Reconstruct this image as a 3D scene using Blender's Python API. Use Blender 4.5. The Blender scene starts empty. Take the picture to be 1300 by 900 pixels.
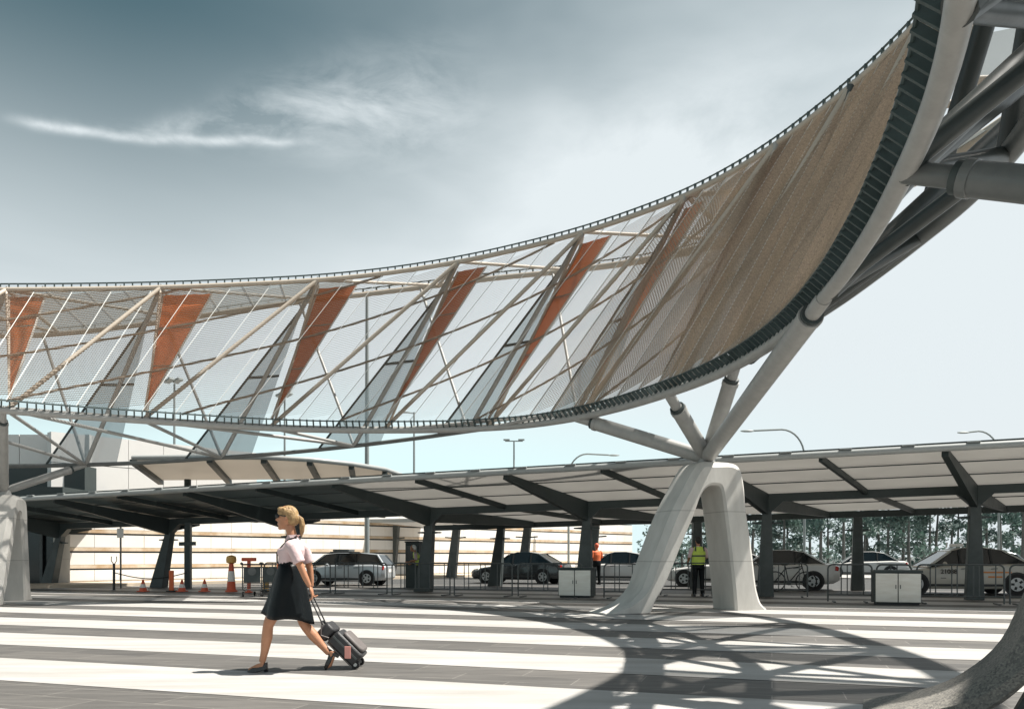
import bpy, bmesh, math, random
from mathutils import Vector, Matrix
R = math.radians
random.seed(7)
scene = bpy.context.scene
C = scene.collection

# ------------------------------------------------------------------ camera
cam_d = bpy.data.cameras.new('camera'); cam = bpy.data.objects.new('camera', cam_d); C.objects.link(cam)
cam.location = (0, 0, 1.21); cam.rotation_euler = (R(90), 0, 0)
cam_d.sensor_width = 36; cam_d.lens = 36*1000/1300; cam_d.shift_y = 256/1300
cam_d.clip_start = 0.05; cam_d.clip_end = 4000
scene.camera = cam

# ------------------------------------------------------------------ light
SUN_EL, SUN_AZ = R(63), R(84)          # azimuth from +Y towards +X
S = Vector((math.sin(SUN_AZ)*math.cos(SUN_EL), math.cos(SUN_AZ)*math.cos(SUN_EL), math.sin(SUN_EL)))
sl = bpy.data.lights.new('sun', 'SUN'); sl.energy = 5.0; sl.angle = R(0.55); sl.color = (1, .955, .88)
so = bpy.data.objects.new('sun', sl); C.objects.link(so); so.rotation_euler = S.to_track_quat('Z', 'Y').to_euler()
so.location = (20, 0, 40)

world = bpy.data.worlds.new('World'); scene.world = world; world.use_nodes = True
wn = world.node_tree; wn.nodes.clear()
def N(tree, t, **kw):
    n = tree.nodes.new(t)
    for k, v in kw.items(): setattr(n, k, v)
    return n
def build_world():
    L = wn.links.new
    out = N(wn, 'ShaderNodeOutputWorld'); bg = N(wn, 'ShaderNodeBackground'); bg.inputs['Strength'].default_value = 0.072
    sky = N(wn, 'ShaderNodeTexSky', sky_type='NISHITA'); sky.sun_disc = False
    sky.sun_elevation = SUN_EL; sky.sun_rotation = SUN_AZ; sky.air_density = 1.0; sky.dust_density = 1.5; sky.ozone_density = 1.6
    hs = N(wn, 'ShaderNodeHueSaturation'); hs.inputs['Hue'].default_value = 0.442; hs.inputs['Saturation'].default_value = 0.95; hs.inputs['Value'].default_value = SKY_V
    L(sky.outputs[0], hs.inputs['Color'])
    tc = N(wn, 'ShaderNodeTexCoord'); sep = N(wn, 'ShaderNodeSeparateXYZ'); L(tc.outputs['Generated'], sep.inputs[0])
    def M(op, a, b=None, c=None):
        m = N(wn, 'ShaderNodeMath', operation=op)
        for i, v in enumerate((a, b, c)):
            if v is None: continue
            if isinstance(v, (int, float)): m.inputs[i].default_value = v
            else: L(v, m.inputs[i])
        return m.outputs[0]
    x, y, z = sep.outputs
    az = M('ARCTAN2', x, y); el = M('ARCSINE', z)
    # cirrus, streaky, in azimuth / elevation
    def cirrus(sx, sy, scale, detail, lo, hi, dist=0.4, off=0):
        cb = N(wn, 'ShaderNodeCombineXYZ'); L(M('MULTIPLY', az, sx), cb.inputs[0]); L(M('MULTIPLY', el, sy), cb.inputs[1]); cb.inputs[2].default_value = off
        n = N(wn, 'ShaderNodeTexNoise'); n.inputs['Scale'].default_value = scale; n.inputs['Detail'].default_value = detail
        n.inputs['Roughness'].default_value = .62; n.inputs['Distortion'].default_value = dist
        L(cb.outputs[0], n.inputs['Vector'])
        mr = N(wn, 'ShaderNodeMapRange'); mr.clamp = True
        mr.inputs[1].default_value = lo; mr.inputs[2].default_value = hi
        L(n.outputs['Fac'], mr.inputs[0]); return mr.outputs[0]
    def gauss(v, c, w):
        t = M('DIVIDE', M('SUBTRACT', v, c), w); return M('EXPONENT', M('MULTIPLY', M('MULTIPLY', t, t), -1.0))
    def ss(v, a, b):
        mr = N(wn, 'ShaderNodeMapRange', interpolation_type='SMOOTHSTEP'); mr.inputs[1].default_value = a; mr.inputs[2].default_value = b
        L(v, mr.inputs[0]); return mr.outputs[0]
    # thin veil thickening towards the sun side and the horizon
    dotS = N(wn, 'ShaderNodeVectorMath', operation='DOT_PRODUCT'); L(tc.outputs['Generated'], dotS.inputs[0]); dotS.inputs[1].default_value = S
    side = M('MULTIPLY', ss(az, -.48, .28), ss(el, R(52), R(28)))
    glow = M('MULTIPLY', ss(dotS.outputs['Value'], .75, 1.0), .22)
    hor = ss(el, R(35), R(11))
    soft = cirrus(1.2, 3.0, 1.2, 4, .25, .75, .2, 3)
    veil = M('ADD', M('ADD', M('MULTIPLY', side, M('ADD', M('MULTIPLY', soft, .55), .34)), glow), M('MULTIPLY', hor, M('ADD', M('MULTIPLY', soft, .14), .80)))
    bands = M('MULTIPLY', M('MULTIPLY', cirrus(.9, 8, 1.4, 4, .5, .85, .3, 8), ss(el, R(24), R(8))), .22)
    # the feathered wisp
    warp = cirrus(3, 3, 1.6, 3, .2, .8, .1, 5)
    da = M('ADD', az, .53)
    cen = M('ADD', M('ADD', R(25.3), M('MULTIPLY', da, .095)), M('MULTIPLY', M('SUBTRACT', warp, .5), .016))
    wid = M('ADD', .006, M('MULTIPLY', ss(az, -.5, -.14), .042))
    up = M('ADD', cen, M('MULTIPLY', wid, .8))
    t = M('DIVIDE', M('SUBTRACT', el, up), wid)
    band = M('EXPONENT', M('MULTIPLY', M('MULTIPLY', t, t), -1.0))
    span = M('MULTIPLY', ss(az, -.60, -.40), ss(az, .02, -.16))
    wisp = M('MULTIPLY', M('MULTIPLY', band, span), M('MULTIPLY', cirrus(3.4, 9, 2.6, 10, .40, .74, .4, 1), .60))
    edge_t = M('DIVIDE', M('SUBTRACT', el, cen), .0046)
    edge = M('MULTIPLY', M('MULTIPLY', M('EXPONENT', M('MULTIPLY', M('MULTIPLY', edge_t, edge_t), -1.0)), M('MULTIPLY', ss(az, -.585, -.53), ss(az, -.22, -.31))), M('ADD', .15, M('MULTIPLY', cirrus(4, 8, 2.4, 9, .36, .64, .4, 2), .75)))
    wisp2 = M('MULTIPLY', M('MULTIPLY', gauss(el, R(26), .09), gauss(az, .25, .28)), M('MULTIPLY', cirrus(1.8, 4, 1.5, 8, .42, .70, .4, 11), .8))
    fac = N(wn, 'ShaderNodeMath', operation='ADD', use_clamp=True)
    L(M('ADD', veil, bands), fac.inputs[0]); L(M('ADD', M('ADD', M('MULTIPLY', wisp, .9), M('MULTIPLY', edge, .8)), M('MULTIPLY', wisp2, .5)), fac.inputs[1])
    # above the horizon only
    mix = N(wn, 'ShaderNodeMix', data_type='RGBA'); L(fac.outputs[0], mix.inputs['Factor'])
    L(hs.outputs[0], mix.inputs['A']); low = N(wn, 'ShaderNodeMix', data_type='RGBA'); low.inputs['A'].default_value = CLOUD; low.inputs['B'].default_value = (5.6, 7.35, 7.45, 1); L(M('MULTIPLY', ss(el, R(14), R(5)), ss(az, .55, -.1)), low.inputs['Factor']); L(low.outputs['Result'], mix.inputs['B'])
    L(mix.outputs['Result'], bg.inputs['Color']); L(bg.outputs[0], out.inputs['Surface'])
SKY_V = 0.40
CLOUD = (5.75, 6.25, 6.45, 1)
build_world()
vs = scene.view_settings; vs.view_transform = 'Standard'; vs.look = 'None'; vs.exposure = 0.95; vs.gamma = 1.0; vs.use_curve_mapping = False
scene.render.engine = 'CYCLES'
scene.cycles.max_bounces = 8; scene.cycles.transparent_max_bounces = 24

# ------------------------------------------------------------------ materials
def mat(name, col, rough=.6, metal=0.0, vary=.0, vscale=4.0, bump=0.0, bscale=40.0, alt=None, spec=.5, stretch=None, speck=None, coat=0.0, lifts=None):
    m = bpy.data.materials.new(name); m.use_nodes = True; t = m.node_tree; b = t.nodes['Principled BSDF']; L = t.links.new
    b.inputs['Roughness'].default_value = rough; b.inputs['Metallic'].default_value = metal; b.inputs['Specular IOR Level'].default_value = spec
    b.inputs['Coat Weight'].default_value = coat; b.inputs['Coat Roughness'].default_value = .08
    c = (*col, 1)
    b.inputs['Base Color'].default_value = c
    if vary or bump or speck:
        geo = N(t, 'ShaderNodeNewGeometry'); vec = geo.outputs['Position']
        if stretch:
            mp = N(t, 'ShaderNodeMapping'); mp.inputs['Scale'].default_value = stretch[:3]
            if len(stretch) > 3: mp.inputs['Rotation'].default_value = (0, 0, stretch[3])
            L(vec, mp.inputs[0]); vec = mp.outputs[0]
    if vary:
        n = N(t, 'ShaderNodeTexNoise'); n.inputs['Scale'].default_value = vscale; n.inputs['Detail'].default_value = 7; n.inputs['Roughness'].default_value = .65
        L(vec, n.inputs['Vector'])
        r = N(t, 'ShaderNodeValToRGB'); a = alt or tuple(v*.55 for v in col)
        r.color_ramp.elements[0].position = .32; r.color_ramp.elements[0].color = (*[c[i]+(a[i]-c[i])*vary for i in range(3)], 1)
        r.color_ramp.elements[1].position = .66; r.color_ramp.elements[1].color = c
        L(n.outputs['Fac'], r.inputs[0]); colout = r.outputs[0]
        if speck:
            v = N(t, 'ShaderNodeTexVoronoi'); v.inputs['Scale'].default_value = speck[0]; L(geo.outputs['Position'], v.inputs['Vector'])
            r2 = N(t, 'ShaderNodeValToRGB'); r2.color_ramp.elements[0].color = (.45, .45, .45, 1); r2.color_ramp.elements[1].color = (1.35, 1.3, 1.2, 1)
            sp = N(t, 'ShaderNodeSeparateColor'); L(v.outputs['Color'], sp.inputs[0]); L(sp.outputs[0], r2.inputs[0])
            mx = N(t, 'ShaderNodeMix', data_type='RGBA', blend_type='MULTIPLY'); mx.inputs['Factor'].default_value = speck[1]
            L(colout, mx.inputs['A']); L(r2.outputs[0], mx.inputs['B']); colout = mx.outputs['Result']
        if lifts:        # faint casting joints every `lifts` metres
            sz = N(t, 'ShaderNodeSeparateXYZ'); L(geo.outputs['Position'], sz.inputs[0])
            md = N(t, 'ShaderNodeMath', operation='PINGPONG'); md.inputs[1].default_value = lifts/2; L(sz.outputs[2], md.inputs[0])
            lt = N(t, 'ShaderNodeMath', operation='LESS_THAN'); lt.inputs[1].default_value = .010; L(md.outputs[0], lt.inputs[0])
            mf = N(t, 'ShaderNodeMath', operation='MULTIPLY'); mf.inputs[1].default_value = .38; L(lt.outputs[0], mf.inputs[0])
            mj = N(t, 'ShaderNodeMix', data_type='RGBA'); L(mf.outputs[0], mj.inputs['Factor']); L(colout, mj.inputs['A']); mj.inputs['B'].default_value = (.12, .11, .10, 1); colout = mj.outputs['Result']
        L(colout, b.inputs['Base Color'])
        rr = N(t, 'ShaderNodeMapRange'); rr.inputs[3].default_value = min(1, rough+.12); rr.inputs[4].default_value = max(.05, rough-.08)
        L(n.outputs['Fac'], rr.inputs[0]); L(rr.outputs[0], b.inputs['Roughness'])
    if bump:
        n2 = N(t, 'ShaderNodeTexNoise'); n2.inputs['Scale'].default_value = bscale; n2.inputs['Detail'].default_value = 4; L(vec, n2.inputs['Vector'])
        bp = N(t, 'ShaderNodeBump'); bp.inputs['Strength'].default_value = bump; bp.inputs['Distance'].default_value = .02
        L(n2.outputs['Fac'], bp.inputs['Height']); L(bp.outputs[0], b.inputs['Normal'])
    return m
def translucent(name, col, trans, mixf, clear=0.0, rough=.5):
    """sheet that lets diffuse light through, optionally partly see-through"""
    m = bpy.data.materials.new(name); m.use_nodes = True; t = m.node_tree; L = t.links.new
    b = t.nodes['Principled BSDF']; o = t.nodes['Material Output']; b.inputs['Base Color'].default_value = (*col, 1); b.inputs['Roughness'].default_value = rough
    geo = N(t, 'ShaderNodeNewGeometry'); n = N(t, 'ShaderNodeTexNoise'); n.inputs['Scale'].default_value = .9; n.inputs['Detail'].default_value = 6; L(geo.outputs['Position'], n.inputs['Vector'])
    r = N(t, 'ShaderNodeMix', data_type='RGBA'); r.inputs['A'].default_value = (*[c*.8 for c in trans], 1); r.inputs['B'].default_value = (*trans, 1); L(n.outputs['Fac'], r.inputs['Factor'])
    tr = N(t, 'ShaderNodeBsdfTranslucent'); L(r.outputs['Result'], tr.inputs['Color'])
    mx = N(t, 'ShaderNodeMixShader'); mx.inputs[0].default_value = mixf; L(b.outputs[0], mx.inputs[1]); L(tr.outputs[0], mx.inputs[2]); last = mx.outputs[0]
    if clear:
        tp = N(t, 'ShaderNodeBsdfTransparent'); m2 = N(t, 'ShaderNodeMixShader'); m2.inputs[0].default_value = clear
        L(last, m2.inputs[1]); L(tp.outputs[0], m2.inputs[2]); last = m2.outputs[0]
    L(last, o.inputs['Surface']); return m

M = {}
ST = math.atan(.33)
M['white_paving'] = mat('white_paving', (.44, .432, .42), .55, vary=.8, vscale=1.3, stretch=(.35, 2.2, 1, ST), alt=(.29, .27, .245), bump=.15, bscale=90)
M['concrete'] = mat('concrete', (.58, .565, .53), .75, vary=.55, vscale=1.3, alt=(.34, .325, .30), bump=.08, bscale=40, stretch=(1.6, 1.6, .45), lifts=1.1)
M['concrete_aggregate_shaded'] = mat('concrete_aggregate_shaded', (.24, .23, .215), .8, vary=.6, vscale=2.5, alt=(.12, .115, .11), bump=.3, bscale=70, speck=(75, .8))  # exposed aggregate speckle; base also darkened to put shade into the colour
M['steel_paint'] = mat('steel_paint', (.36, .36, .345), .42, vary=.35, vscale=5, alt=(.20, .20, .195), bump=.05, bscale=60, spec=.5)
M['steel_shaded'] = mat('steel_shaded', (.042, .052, .052), .35, vary=.35, vscale=5, alt=(.02, .027, .027))  # pale truss steel darkened: shade of the right-hand tubes as colour
M['steel_shaded2'] = mat('steel_shaded2', (.13, .14, .138), .35, vary=.45, vscale=3, alt=(.06, .07, .07))
M['steel_cream'] = mat('steel_cream', (.48, .42, .35), .5, vary=.4, vscale=4, alt=(.36, .29, .22), bump=.05)
M['steel_rod'] = mat('steel_rod', (.30, .25, .20), .5, vary=.5, vscale=6, alt=(.16, .13, .11))
M['steel_dark'] = mat('steel_dark', (.035, .05, .05), .5, vary=.4, vscale=6, alt=(.02, .026, .026))
M['bracket'] = mat('bracket', (.05, .075, .075), .45, vary=.4, vscale=9)
M['mesh_tan'] = mat('mesh_tan', (.52, .415, .315), .55, vary=.9, vscale=34, alt=(.24, .21, .18))
M['mesh_grey'] = mat('mesh_grey', (.48, .39, .30), .55, vary=.9, vscale=34, alt=(.22, .20, .175))
M['mesh_light'] = mat('mesh_light', (.56, .45, .34), .55, vary=.9, vscale=34, alt=(.27, .23, .19))
M['seam'] = mat('seam', (.62, .61, .58), .5, vary=.15)
M['orange'] = translucent('orange', (.66, .155, .035), (.62, .15, .03), .4, .04)  # brighter copy of the triangle sheet: sunlight put into its colour
M['orange_shaded'] = translucent('orange_shaded', (.42, .105, .026), (.42, .10, .02), .38, .03)  # darker copy of the same sheet: shade put into its colour
M['veil_glass'] = translucent('veil_glass', (.17, .23, .26), (.20, .27, .30), .5, .34, .2)
M['roof_mesh'] = translucent('roof_mesh', (.22, .24, .24), (.20, .22, .22), .5, .25)
M['roof_sheet'] = translucent('roof_sheet', (.47, .465, .45), (.52, .51, .49), .62, .0, .45)
M['soffit'] = translucent('soffit', (.48, .45, .41), (.56, .52, .47), .6, .0, .5)
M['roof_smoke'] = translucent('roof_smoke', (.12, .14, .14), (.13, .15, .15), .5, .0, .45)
M['roof_metal'] = mat('roof_metal', (.07, .09, .09), .45, vary=.5, vscale=.9, alt=(.05, .065, .065), bump=.05, bscale=8)
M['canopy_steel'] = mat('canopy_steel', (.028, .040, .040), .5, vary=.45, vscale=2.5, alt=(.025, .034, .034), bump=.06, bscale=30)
M['fascia'] = mat('fascia', (.32, .335, .33), .38, vary=.4, vscale=2, alt=(.24, .26, .26))
M['column'] = mat('column', (.062, .075, .075), .55, vary=.6, vscale=2.4, alt=(.028, .036, .036), bump=.1, bscale=30)
M['wall_panel'] = mat('wall_panel', (.80, .78, .75), .65, vary=.25, vscale=.7, alt=(.64, .57, .48), bump=.06)
M['wall_ledge'] = mat('wall_ledge', (.66, .58, .47), .7, vary=.9, vscale=1.1, alt=(.40, .25, .12))
M['joint'] = mat('joint', (.035, .045, .045), .7, vary=.3)
M['white_panel'] = mat('white_panel', (.66, .65, .63), .6, vary=.15, vscale=.5)
M['dark_glass'] = mat('dark_glass', (.012, .018, .02), .12, vary=.2)
M['beige'] = mat('beige', (.55, .47, .37), .6, vary=.35, vscale=.8, alt=(.38, .30, .22))
M['stainless'] = mat('stainless', (.62, .60, .56), .33, metal=.55, vary=.35, vscale=2.5, alt=(.42, .36, .29), stretch=(1, 1, 5))
M['galv'] = mat('galv', (.09, .10, .10), .45, metal=.3, vary=.4, vscale=9)
M['asphalt'] = mat('asphalt', (.055, .056, .055), .85, vary=.4, vscale=3, bump=.2, bscale=80)
M['black'] = mat('black', (.012, .014, .015), .45, vary=.4, vscale=14)
M['rubber'] = mat('rubber', (.018, .018, .018), .8, vary=.3, vscale=14)

def dark_paving():
    m = bpy.data.materials.new('dark_paving'); m.use_nodes = True; t = m.node_tree; b = t.nodes['Principled BSDF']; L = t.links.new
    geo = N(t, 'ShaderNodeNewGeometry'); mp = N(t, 'ShaderNodeMapping'); mp.inputs['Rotation'].default_value = (0, 0, ST); L(geo.outputs['Position'], mp.inputs[0])
    br = N(t, 'ShaderNodeTexBrick'); br.inputs['Scale'].default_value = 1.0; br.inputs['Brick Width'].default_value = 1.2; br.inputs['Row Height'].default_value = .40
    br.inputs['Mortar Size'].default_value = .006; br.inputs['Color1'].default_value = (.078, .075, .072, 1); br.inputs['Color2'].default_value = (.118, .112, .105, 1); br.inputs['Mortar'].default_value = (.20, .19, .175, 1)
    L(mp.outputs[0], br.inputs[0])
    mp2 = N(t, 'ShaderNodeMapping'); mp2.inputs['Rotation'].default_value = (0, 0, ST); mp2.inputs['Scale'].default_value = (.5, 4.5, 1); L(geo.outputs['Position'], mp2.inputs[0])
    n = N(t, 'ShaderNodeTexNoise'); n.inputs['Scale'].default_value = 1.8; n.inputs['Detail'].default_value = 8; n.inputs['Roughness'].default_value = .7; L(mp2.outputs[0], n.inputs['Vector'])
    r = N(t, 'ShaderNodeValToRGB'); r.color_ramp.elements[0].position = .3; r.color_ramp.elements[0].color = (.6, .6, .6, 1); r.color_ramp.elements[1].position = .7; r.color_ramp.elements[1].color = (1.3, 1.28, 1.25, 1)
    L(n.outputs['Fac'], r.inputs[0])
    mx = N(t, 'ShaderNodeMix', data_type='RGBA', blend_type='MULTIPLY'); mx.inputs['Factor'].default_value = 1; L(br.outputs['Color'], mx.inputs['A']); L(r.outputs[0], mx.inputs['B'])
    L(mx.outputs['Result'], b.inputs['Base Color']); b.inputs['Roughness'].default_value = .6
    bp = N(t, 'ShaderNodeBump'); bp.inputs['Strength'].default_value = .2; bp.inputs['Distance'].default_value = .01; L(br.outputs['Fac'], bp.inputs['Height']); bp.invert = True; L(bp.outputs[0], b.inputs['Normal'])
    return m
M['dark_paving'] = dark_paving()

# ------------------------------------------------------------------ mesh helpers
class MB:
    def __init__(s): s.v = []; s.f = []
    def quad(s, a, b, c, d): i = len(s.v); s.v += [tuple(a), tuple(b), tuple(c), tuple(d)]; s.f.append((i, i+1, i+2, i+3)); return s
    def poly(s, pts): i = len(s.v); s.v += [tuple(p) for p in pts]; s.f.append(tuple(range(i, i+len(pts)))); return s
    def loft(s, rings, cap=True, closed=False):
        n = len(rings[0]); b = len(s.v)
        for r in rings: s.v += [tuple(p) for p in r]
        m = len(rings)
        for j in range(m if closed else m-1):
            k = (j+1) % m
            for i in range(n): s.f.append((b+j*n+i, b+j*n+(i+1) % n, b+k*n+(i+1) % n, b+k*n+i))
        if cap and not closed:
            s.f.append(tuple(b+i for i in reversed(range(n)))); s.f.append(tuple(b+(m-1)*n+i for i in range(n)))
        return s
    def tube(s, path, r, sides=10, cap=True, up=None):
        path = [Vector(p) for p in path]; m = len(path); rings = []
        rs = r if isinstance(r, (list, tuple)) else [r]*m
        prev = None
        for j, p in enumerate(path):
            t = (path[min(j+1, m-1)]-path[max(j-1, 0)]).normalized()
            if prev is None:
                a = t.orthogonal().normalized() if up is None else (Vector(up)-t*t.dot(Vector(up))).normalized()
            else:
                a = (prev-t*t.dot(prev)).normalized()
            prev = a; b_ = t.cross(a)
            rings.append([p+(a*math.cos(2*math.pi*i/sides)+b_*math.sin(2*math.pi*i/sides))*rs[j] for i in range(sides)])
        return s.loft(rings, cap)
    def bar(s, p, q, w, h, up=(0, 0, 1), w2=None, h2=None):
        """rectangular bar p->q, w sideways, h along up"""
        p, q = Vector(p), Vector(q); t = (q-p).normalized(); u = Vector(up); u = (u-t*t.dot(u)).normalized(); sd = t.cross(u)
        w2 = w if w2 is None else w2; h2 = h if h2 is None else h2
        rr = []
        for c, a, b_ in ((p, w, h), (q, w2, h2)):
            rr.append([c+sd*a/2*x+u*b_/2*y for x, y in ((-1, -1), (1, -1), (1, 1), (-1, 1))])
        return s.loft(rr)
    def box(s, lo, hi):
        x0, y0, z0 = lo; x1, y1, z1 = hi
        return s.loft([[(x0, y0, z0), (x1, y0, z0), (x1, y1, z0), (x0, y1, z0)], [(x0, y0, z1), (x1, y0, z1), (x1, y1, z1), (x0, y1, z1)]])
    def ellipsoid(s, c, rx, ry, rz, seg=14, rings=9, rot=None):
        c = Vector(c); rr = []
        for j in range(rings+1):
            th = math.pi*j/rings; zz = -math.cos(th); q = max(math.sin(th), .02)
            ring = []
            for i in range(seg):
                a = 2*math.pi*i/seg; v = Vector((rx*q*math.cos(a), ry*q*math.sin(a), rz*zz))
                if rot: v = rot @ v
                ring.append(c+v)
            rr.append(ring)
        return s.loft(rr)
    def lathe(s, prof, c=(0, 0, 0), seg=16, axis='Z'):
        rr = []
        for r, z in prof:
            ring = []
            for i in range(seg):
                a = 2*math.pi*i/seg; x, y = r*math.cos(a), r*math.sin(a)
                v = (x, y, z) if axis == 'Z' else ((x, z, y) if axis == 'Y' else (z, x, y))
                ring.append((c[0]+v[0], c[1]+v[1], c[2]+v[2]))
            rr.append(ring)
        return s.loft(rr)
    def mesh(s, name, smooth=False):
        me = bpy.data.meshes.new(name); me.from_pydata(s.v, [], s.f); me.update()
        bm = bmesh.new(); bm.from_mesh(me); bmesh.ops.recalc_face_normals(bm, faces=bm.faces); bm.to_mesh(me); bm.free()
        if smooth:
            for p in me.polygons: p.use_smooth = True
            try: me.set_sharp_from_angle(angle=R(40))
            except Exception: pass
        return me
    def build(s, name, m, parent=None, smooth=False, offset=None, bevel=0):
        """offset: vertices are in world space, parent Empty stands (unrotated) at offset"""
        if offset is not None: o3 = Vector(offset); s.v = [tuple(Vector(p)-o3) for p in s.v]
        me = s.mesh(name, smooth); me.materials.append(M[m] if isinstance(m, str) else m)
        o = bpy.data.objects.new(name, me); C.objects.link(o); o.parent = parent
        if bevel:
            b = o.modifiers.new('bevel', 'BEVEL'); b.width = bevel; b.segments = 2; b.limit_method = 'ANGLE'
        return o
def thing(name, label, cat, loc=(0, 0, 0), rz=0, group=None, scale=1):
    o = bpy.data.objects.new(name, None); C.objects.link(o); o.location = loc; o.rotation_euler = (0, 0, rz); o.scale = (scale,)*3
    o['label'] = label; o['category'] = cat
    if group: o['group'] = group
    return o
def copy_tree(o, parent=None):
    c = o.copy(); C.objects.link(c); c.parent = parent
    for ch in list(o.children): copy_tree(ch, c)
    return c
def structure(o): o['kind'] = 'structure'; return o
def tag(o, label, cat, group=None):
    o['label'] = label; o['category'] = cat
    if group: o['group'] = group
    return o
def lerp(a, b, t): return Vector(a)*(1-t)+Vector(b)*t

# ------------------------------------------------------------------ ground
CA, SA = math.cos(ST), math.sin(ST)
g = MB().quad((-900, -300, 0), (900, -300, 0), (900, 1500, 0), (-900, 1500, 0)).build('ground', 'asphalt'); structure(g)
# plaza sheet of dark granite, aligned with the stripes: u to the right, w away
def pl(u, w, z): return (u*CA+w*SA, -u*SA+w*CA, z)
plaza = MB().quad(pl(-60, -14, .004), pl(45, -14, .004), pl(45, 31, .004), pl(-60, 31, .004)).build('plaza', 'dark_paving'); structure(plaza)
for k in range(-6, 9):
    w0 = (6.02+2.45*k)*CA; w1 = (7.35+2.45*k)*CA
    MB().quad(pl(-60, w0, .008), pl(45, w0, .008), pl(45, w1, .008), pl(-60, w1, .008)).build('white_stripe', 'white_paving', plaza)
# pale kerb line where the drop-off lane starts, and the lane behind
structure(MB().quad(pl(-60, 31.0, .006), pl(60, 31.0, .006), pl(60, 37.5, .006), pl(-60, 37.5, .006)).build('road', 'asphalt'))
# ------------------------------------------------------------------ ring canopy
LC = [(-15.9, 13.8, 4.61), (-15.14, 15.11, 4.61), (-14.18, 16.31, 4.61), (-13.01, 17.42, 4.61), (-11.78, 18.34, 4.61), (-10.54, 19.06, 4.61), (-9.24, 19.68, 4.61), (-7.85, 20.31, 4.61), (-6.42, 20.84, 4.61), (-4.95, 21.14, 4.61), (-3.47, 21.22, 4.61), (-2.02, 21.15, 4.61), (-0.67, 20.85, 4.61), (0.57, 20.26, 4.61), (1.65, 19.23, 4.61), (2.55, 17.87, 4.61), (3.25, 16.4, 4.61), (3.76, 15.0, 4.61), (4.07, 13.52, 4.61), (4.19, 11.87, 4.61), (4.08, 10.09, 4.61), (3.81, 8.41, 4.61), (3.48, 6.98, 4.61), (3.15, 5.84, 4.61), (2.77, 4.87, 4.61), (2.3, 3.94, 4.61), (1.7, 2.91, 4.61)]
UC = [(-18.5, 18.6, 7.9), (-17.03, 19.29, 7.92), (-15.64, 19.76, 7.94), (-14.36, 19.98, 7.96), (-12.95, 20.17, 8.03), (-11.24, 20.54, 8.17), (-9.35, 20.97, 8.36), (-7.36, 21.34, 8.57), (-5.33, 21.58, 8.77), (-3.35, 21.55, 8.96), (-1.44, 21.18, 9.12), (0.3, 20.42, 9.2), (1.76, 19.45, 9.21), (2.93, 18.47, 9.22), (3.86, 17.47, 9.21), (4.6, 16.38, 9.21), (5.15, 15.27, 9.21), (5.53, 14.23, 9.21), (5.79, 13.38, 9.21), (5.96, 12.63, 9.21), (6.11, 11.61, 9.21), (6.17, 10.27, 9.21), (5.95, 8.91, 9.21), (5.44, 7.61, 9.21), (4.83, 6.34, 9.21), (4.19, 5.11, 9.21), (3.5, 4.0, 9.21)]
PC = [(-21.5, 22.8, 7.9), (-19.4, 23.61, 7.94), (-17.57, 24.2, 8.0), (-15.89, 24.56, 8.07), (-14.14, 24.62, 8.16), (-12.16, 24.4, 8.29), (-10.1, 24.36, 8.56), (-8.04, 24.52, 8.93), (-6.1, 24.83, 9.29), (-4.24, 25.09, 9.6), (-2.34, 25.05, 9.82), (-0.34, 24.72, 9.95), (1.95, 24.1, 9.96), (4.2, 23.13, 9.95), (6.18, 21.79, 9.96), (8.09, 20.04, 9.95), (9.31, 18.2, 9.95), (9.94, 16.28, 9.95), (10.13, 14.38, 9.95), (10.07, 12.44, 9.95), (9.87, 10.63, 9.95), (9.6, 9.1, 9.95), (9.19, 7.75, 9.95), (8.53, 6.43, 9.95), (7.71, 5.2, 9.95), (6.8, 4.13, 9.95), (5.8, 3.2, 9.95)]
OC = [(-20.0, 20.5, 3.8), (-18.32, 21.56, 3.79), (-16.45, 22.33, 3.8), (-14.44, 22.77, 3.82), (-12.41, 22.93, 3.87), (-10.46, 23.08, 3.97), (-8.54, 23.18, 4.11), (-6.54, 23.09, 4.25), (-4.59, 22.87, 4.41), (-2.85, 22.61, 4.58), (-1.24, 22.18, 4.73), (0.31, 21.52, 4.85), (1.7, 20.58, 4.95), (2.91, 19.32, 5.05), (3.89, 17.91, 5.15), (4.56, 16.53, 5.26), (5.0, 15.21, 5.35), (5.26, 14.03, 5.41), (5.4, 12.89, 5.45), (5.48, 11.74, 5.49), (5.5, 10.61, 5.51), (5.46, 9.51, 5.51), (5.31, 8.44, 5.51), (5.01, 7.36, 5.51), (4.61, 6.32, 5.5), (4.18, 5.4, 5.5), (3.7, 4.6, 5.5)]
def spl(T, i):
    s = max(0.0, min((i+2)*2, len(T)-1.0001)); k = int(s); t = s-k
    p = [Vector(T[max(0, min(len(T)-1, k+j))]) for j in (-1, 0, 1, 2)]
    return .5*((2*p[1])+(p[2]-p[0])*t+(2*p[0]-5*p[1]+4*p[2]-p[3])*t*t+(3*p[1]-p[0]-3*p[2]+p[3])*t**3)
lo = lambda i: spl(LC, i)
up_ = lambda i: spl(UC, i)
pc = lambda i: spl(PC, i)
oc = lambda i: spl(OC, i)
def inward(i):
    t = (lo(i+.05)-lo(i-.05)); t.z = 0; t.normalize(); return Vector((t.y, -t.x, 0))   # ring interior (to the right of travel)
I0, I1 = -2.0, 11.0
ring = thing('ring_canopy', 'huge curved ring screen of tan mesh on white tubes with orange triangles, sweeping overhead', 'canopy', (0, 0, 0))
def steps(a, b, d): n = max(1, round((b-a)/d)); return [a+(b-a)*k/n for k in range(n+1)]
MB().tube([lo(i) for i in steps(I0, I1, .1)], .095, 16, up=(0, 0, 1)).build('lower_rim', 'steel_paint', ring, True)
MB().tube([up_(i) for i in steps(I0, I1, .1)], .062, 12, up=(0, 0, 1)).build('upper_rim', 'steel_cream', ring, True)
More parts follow.
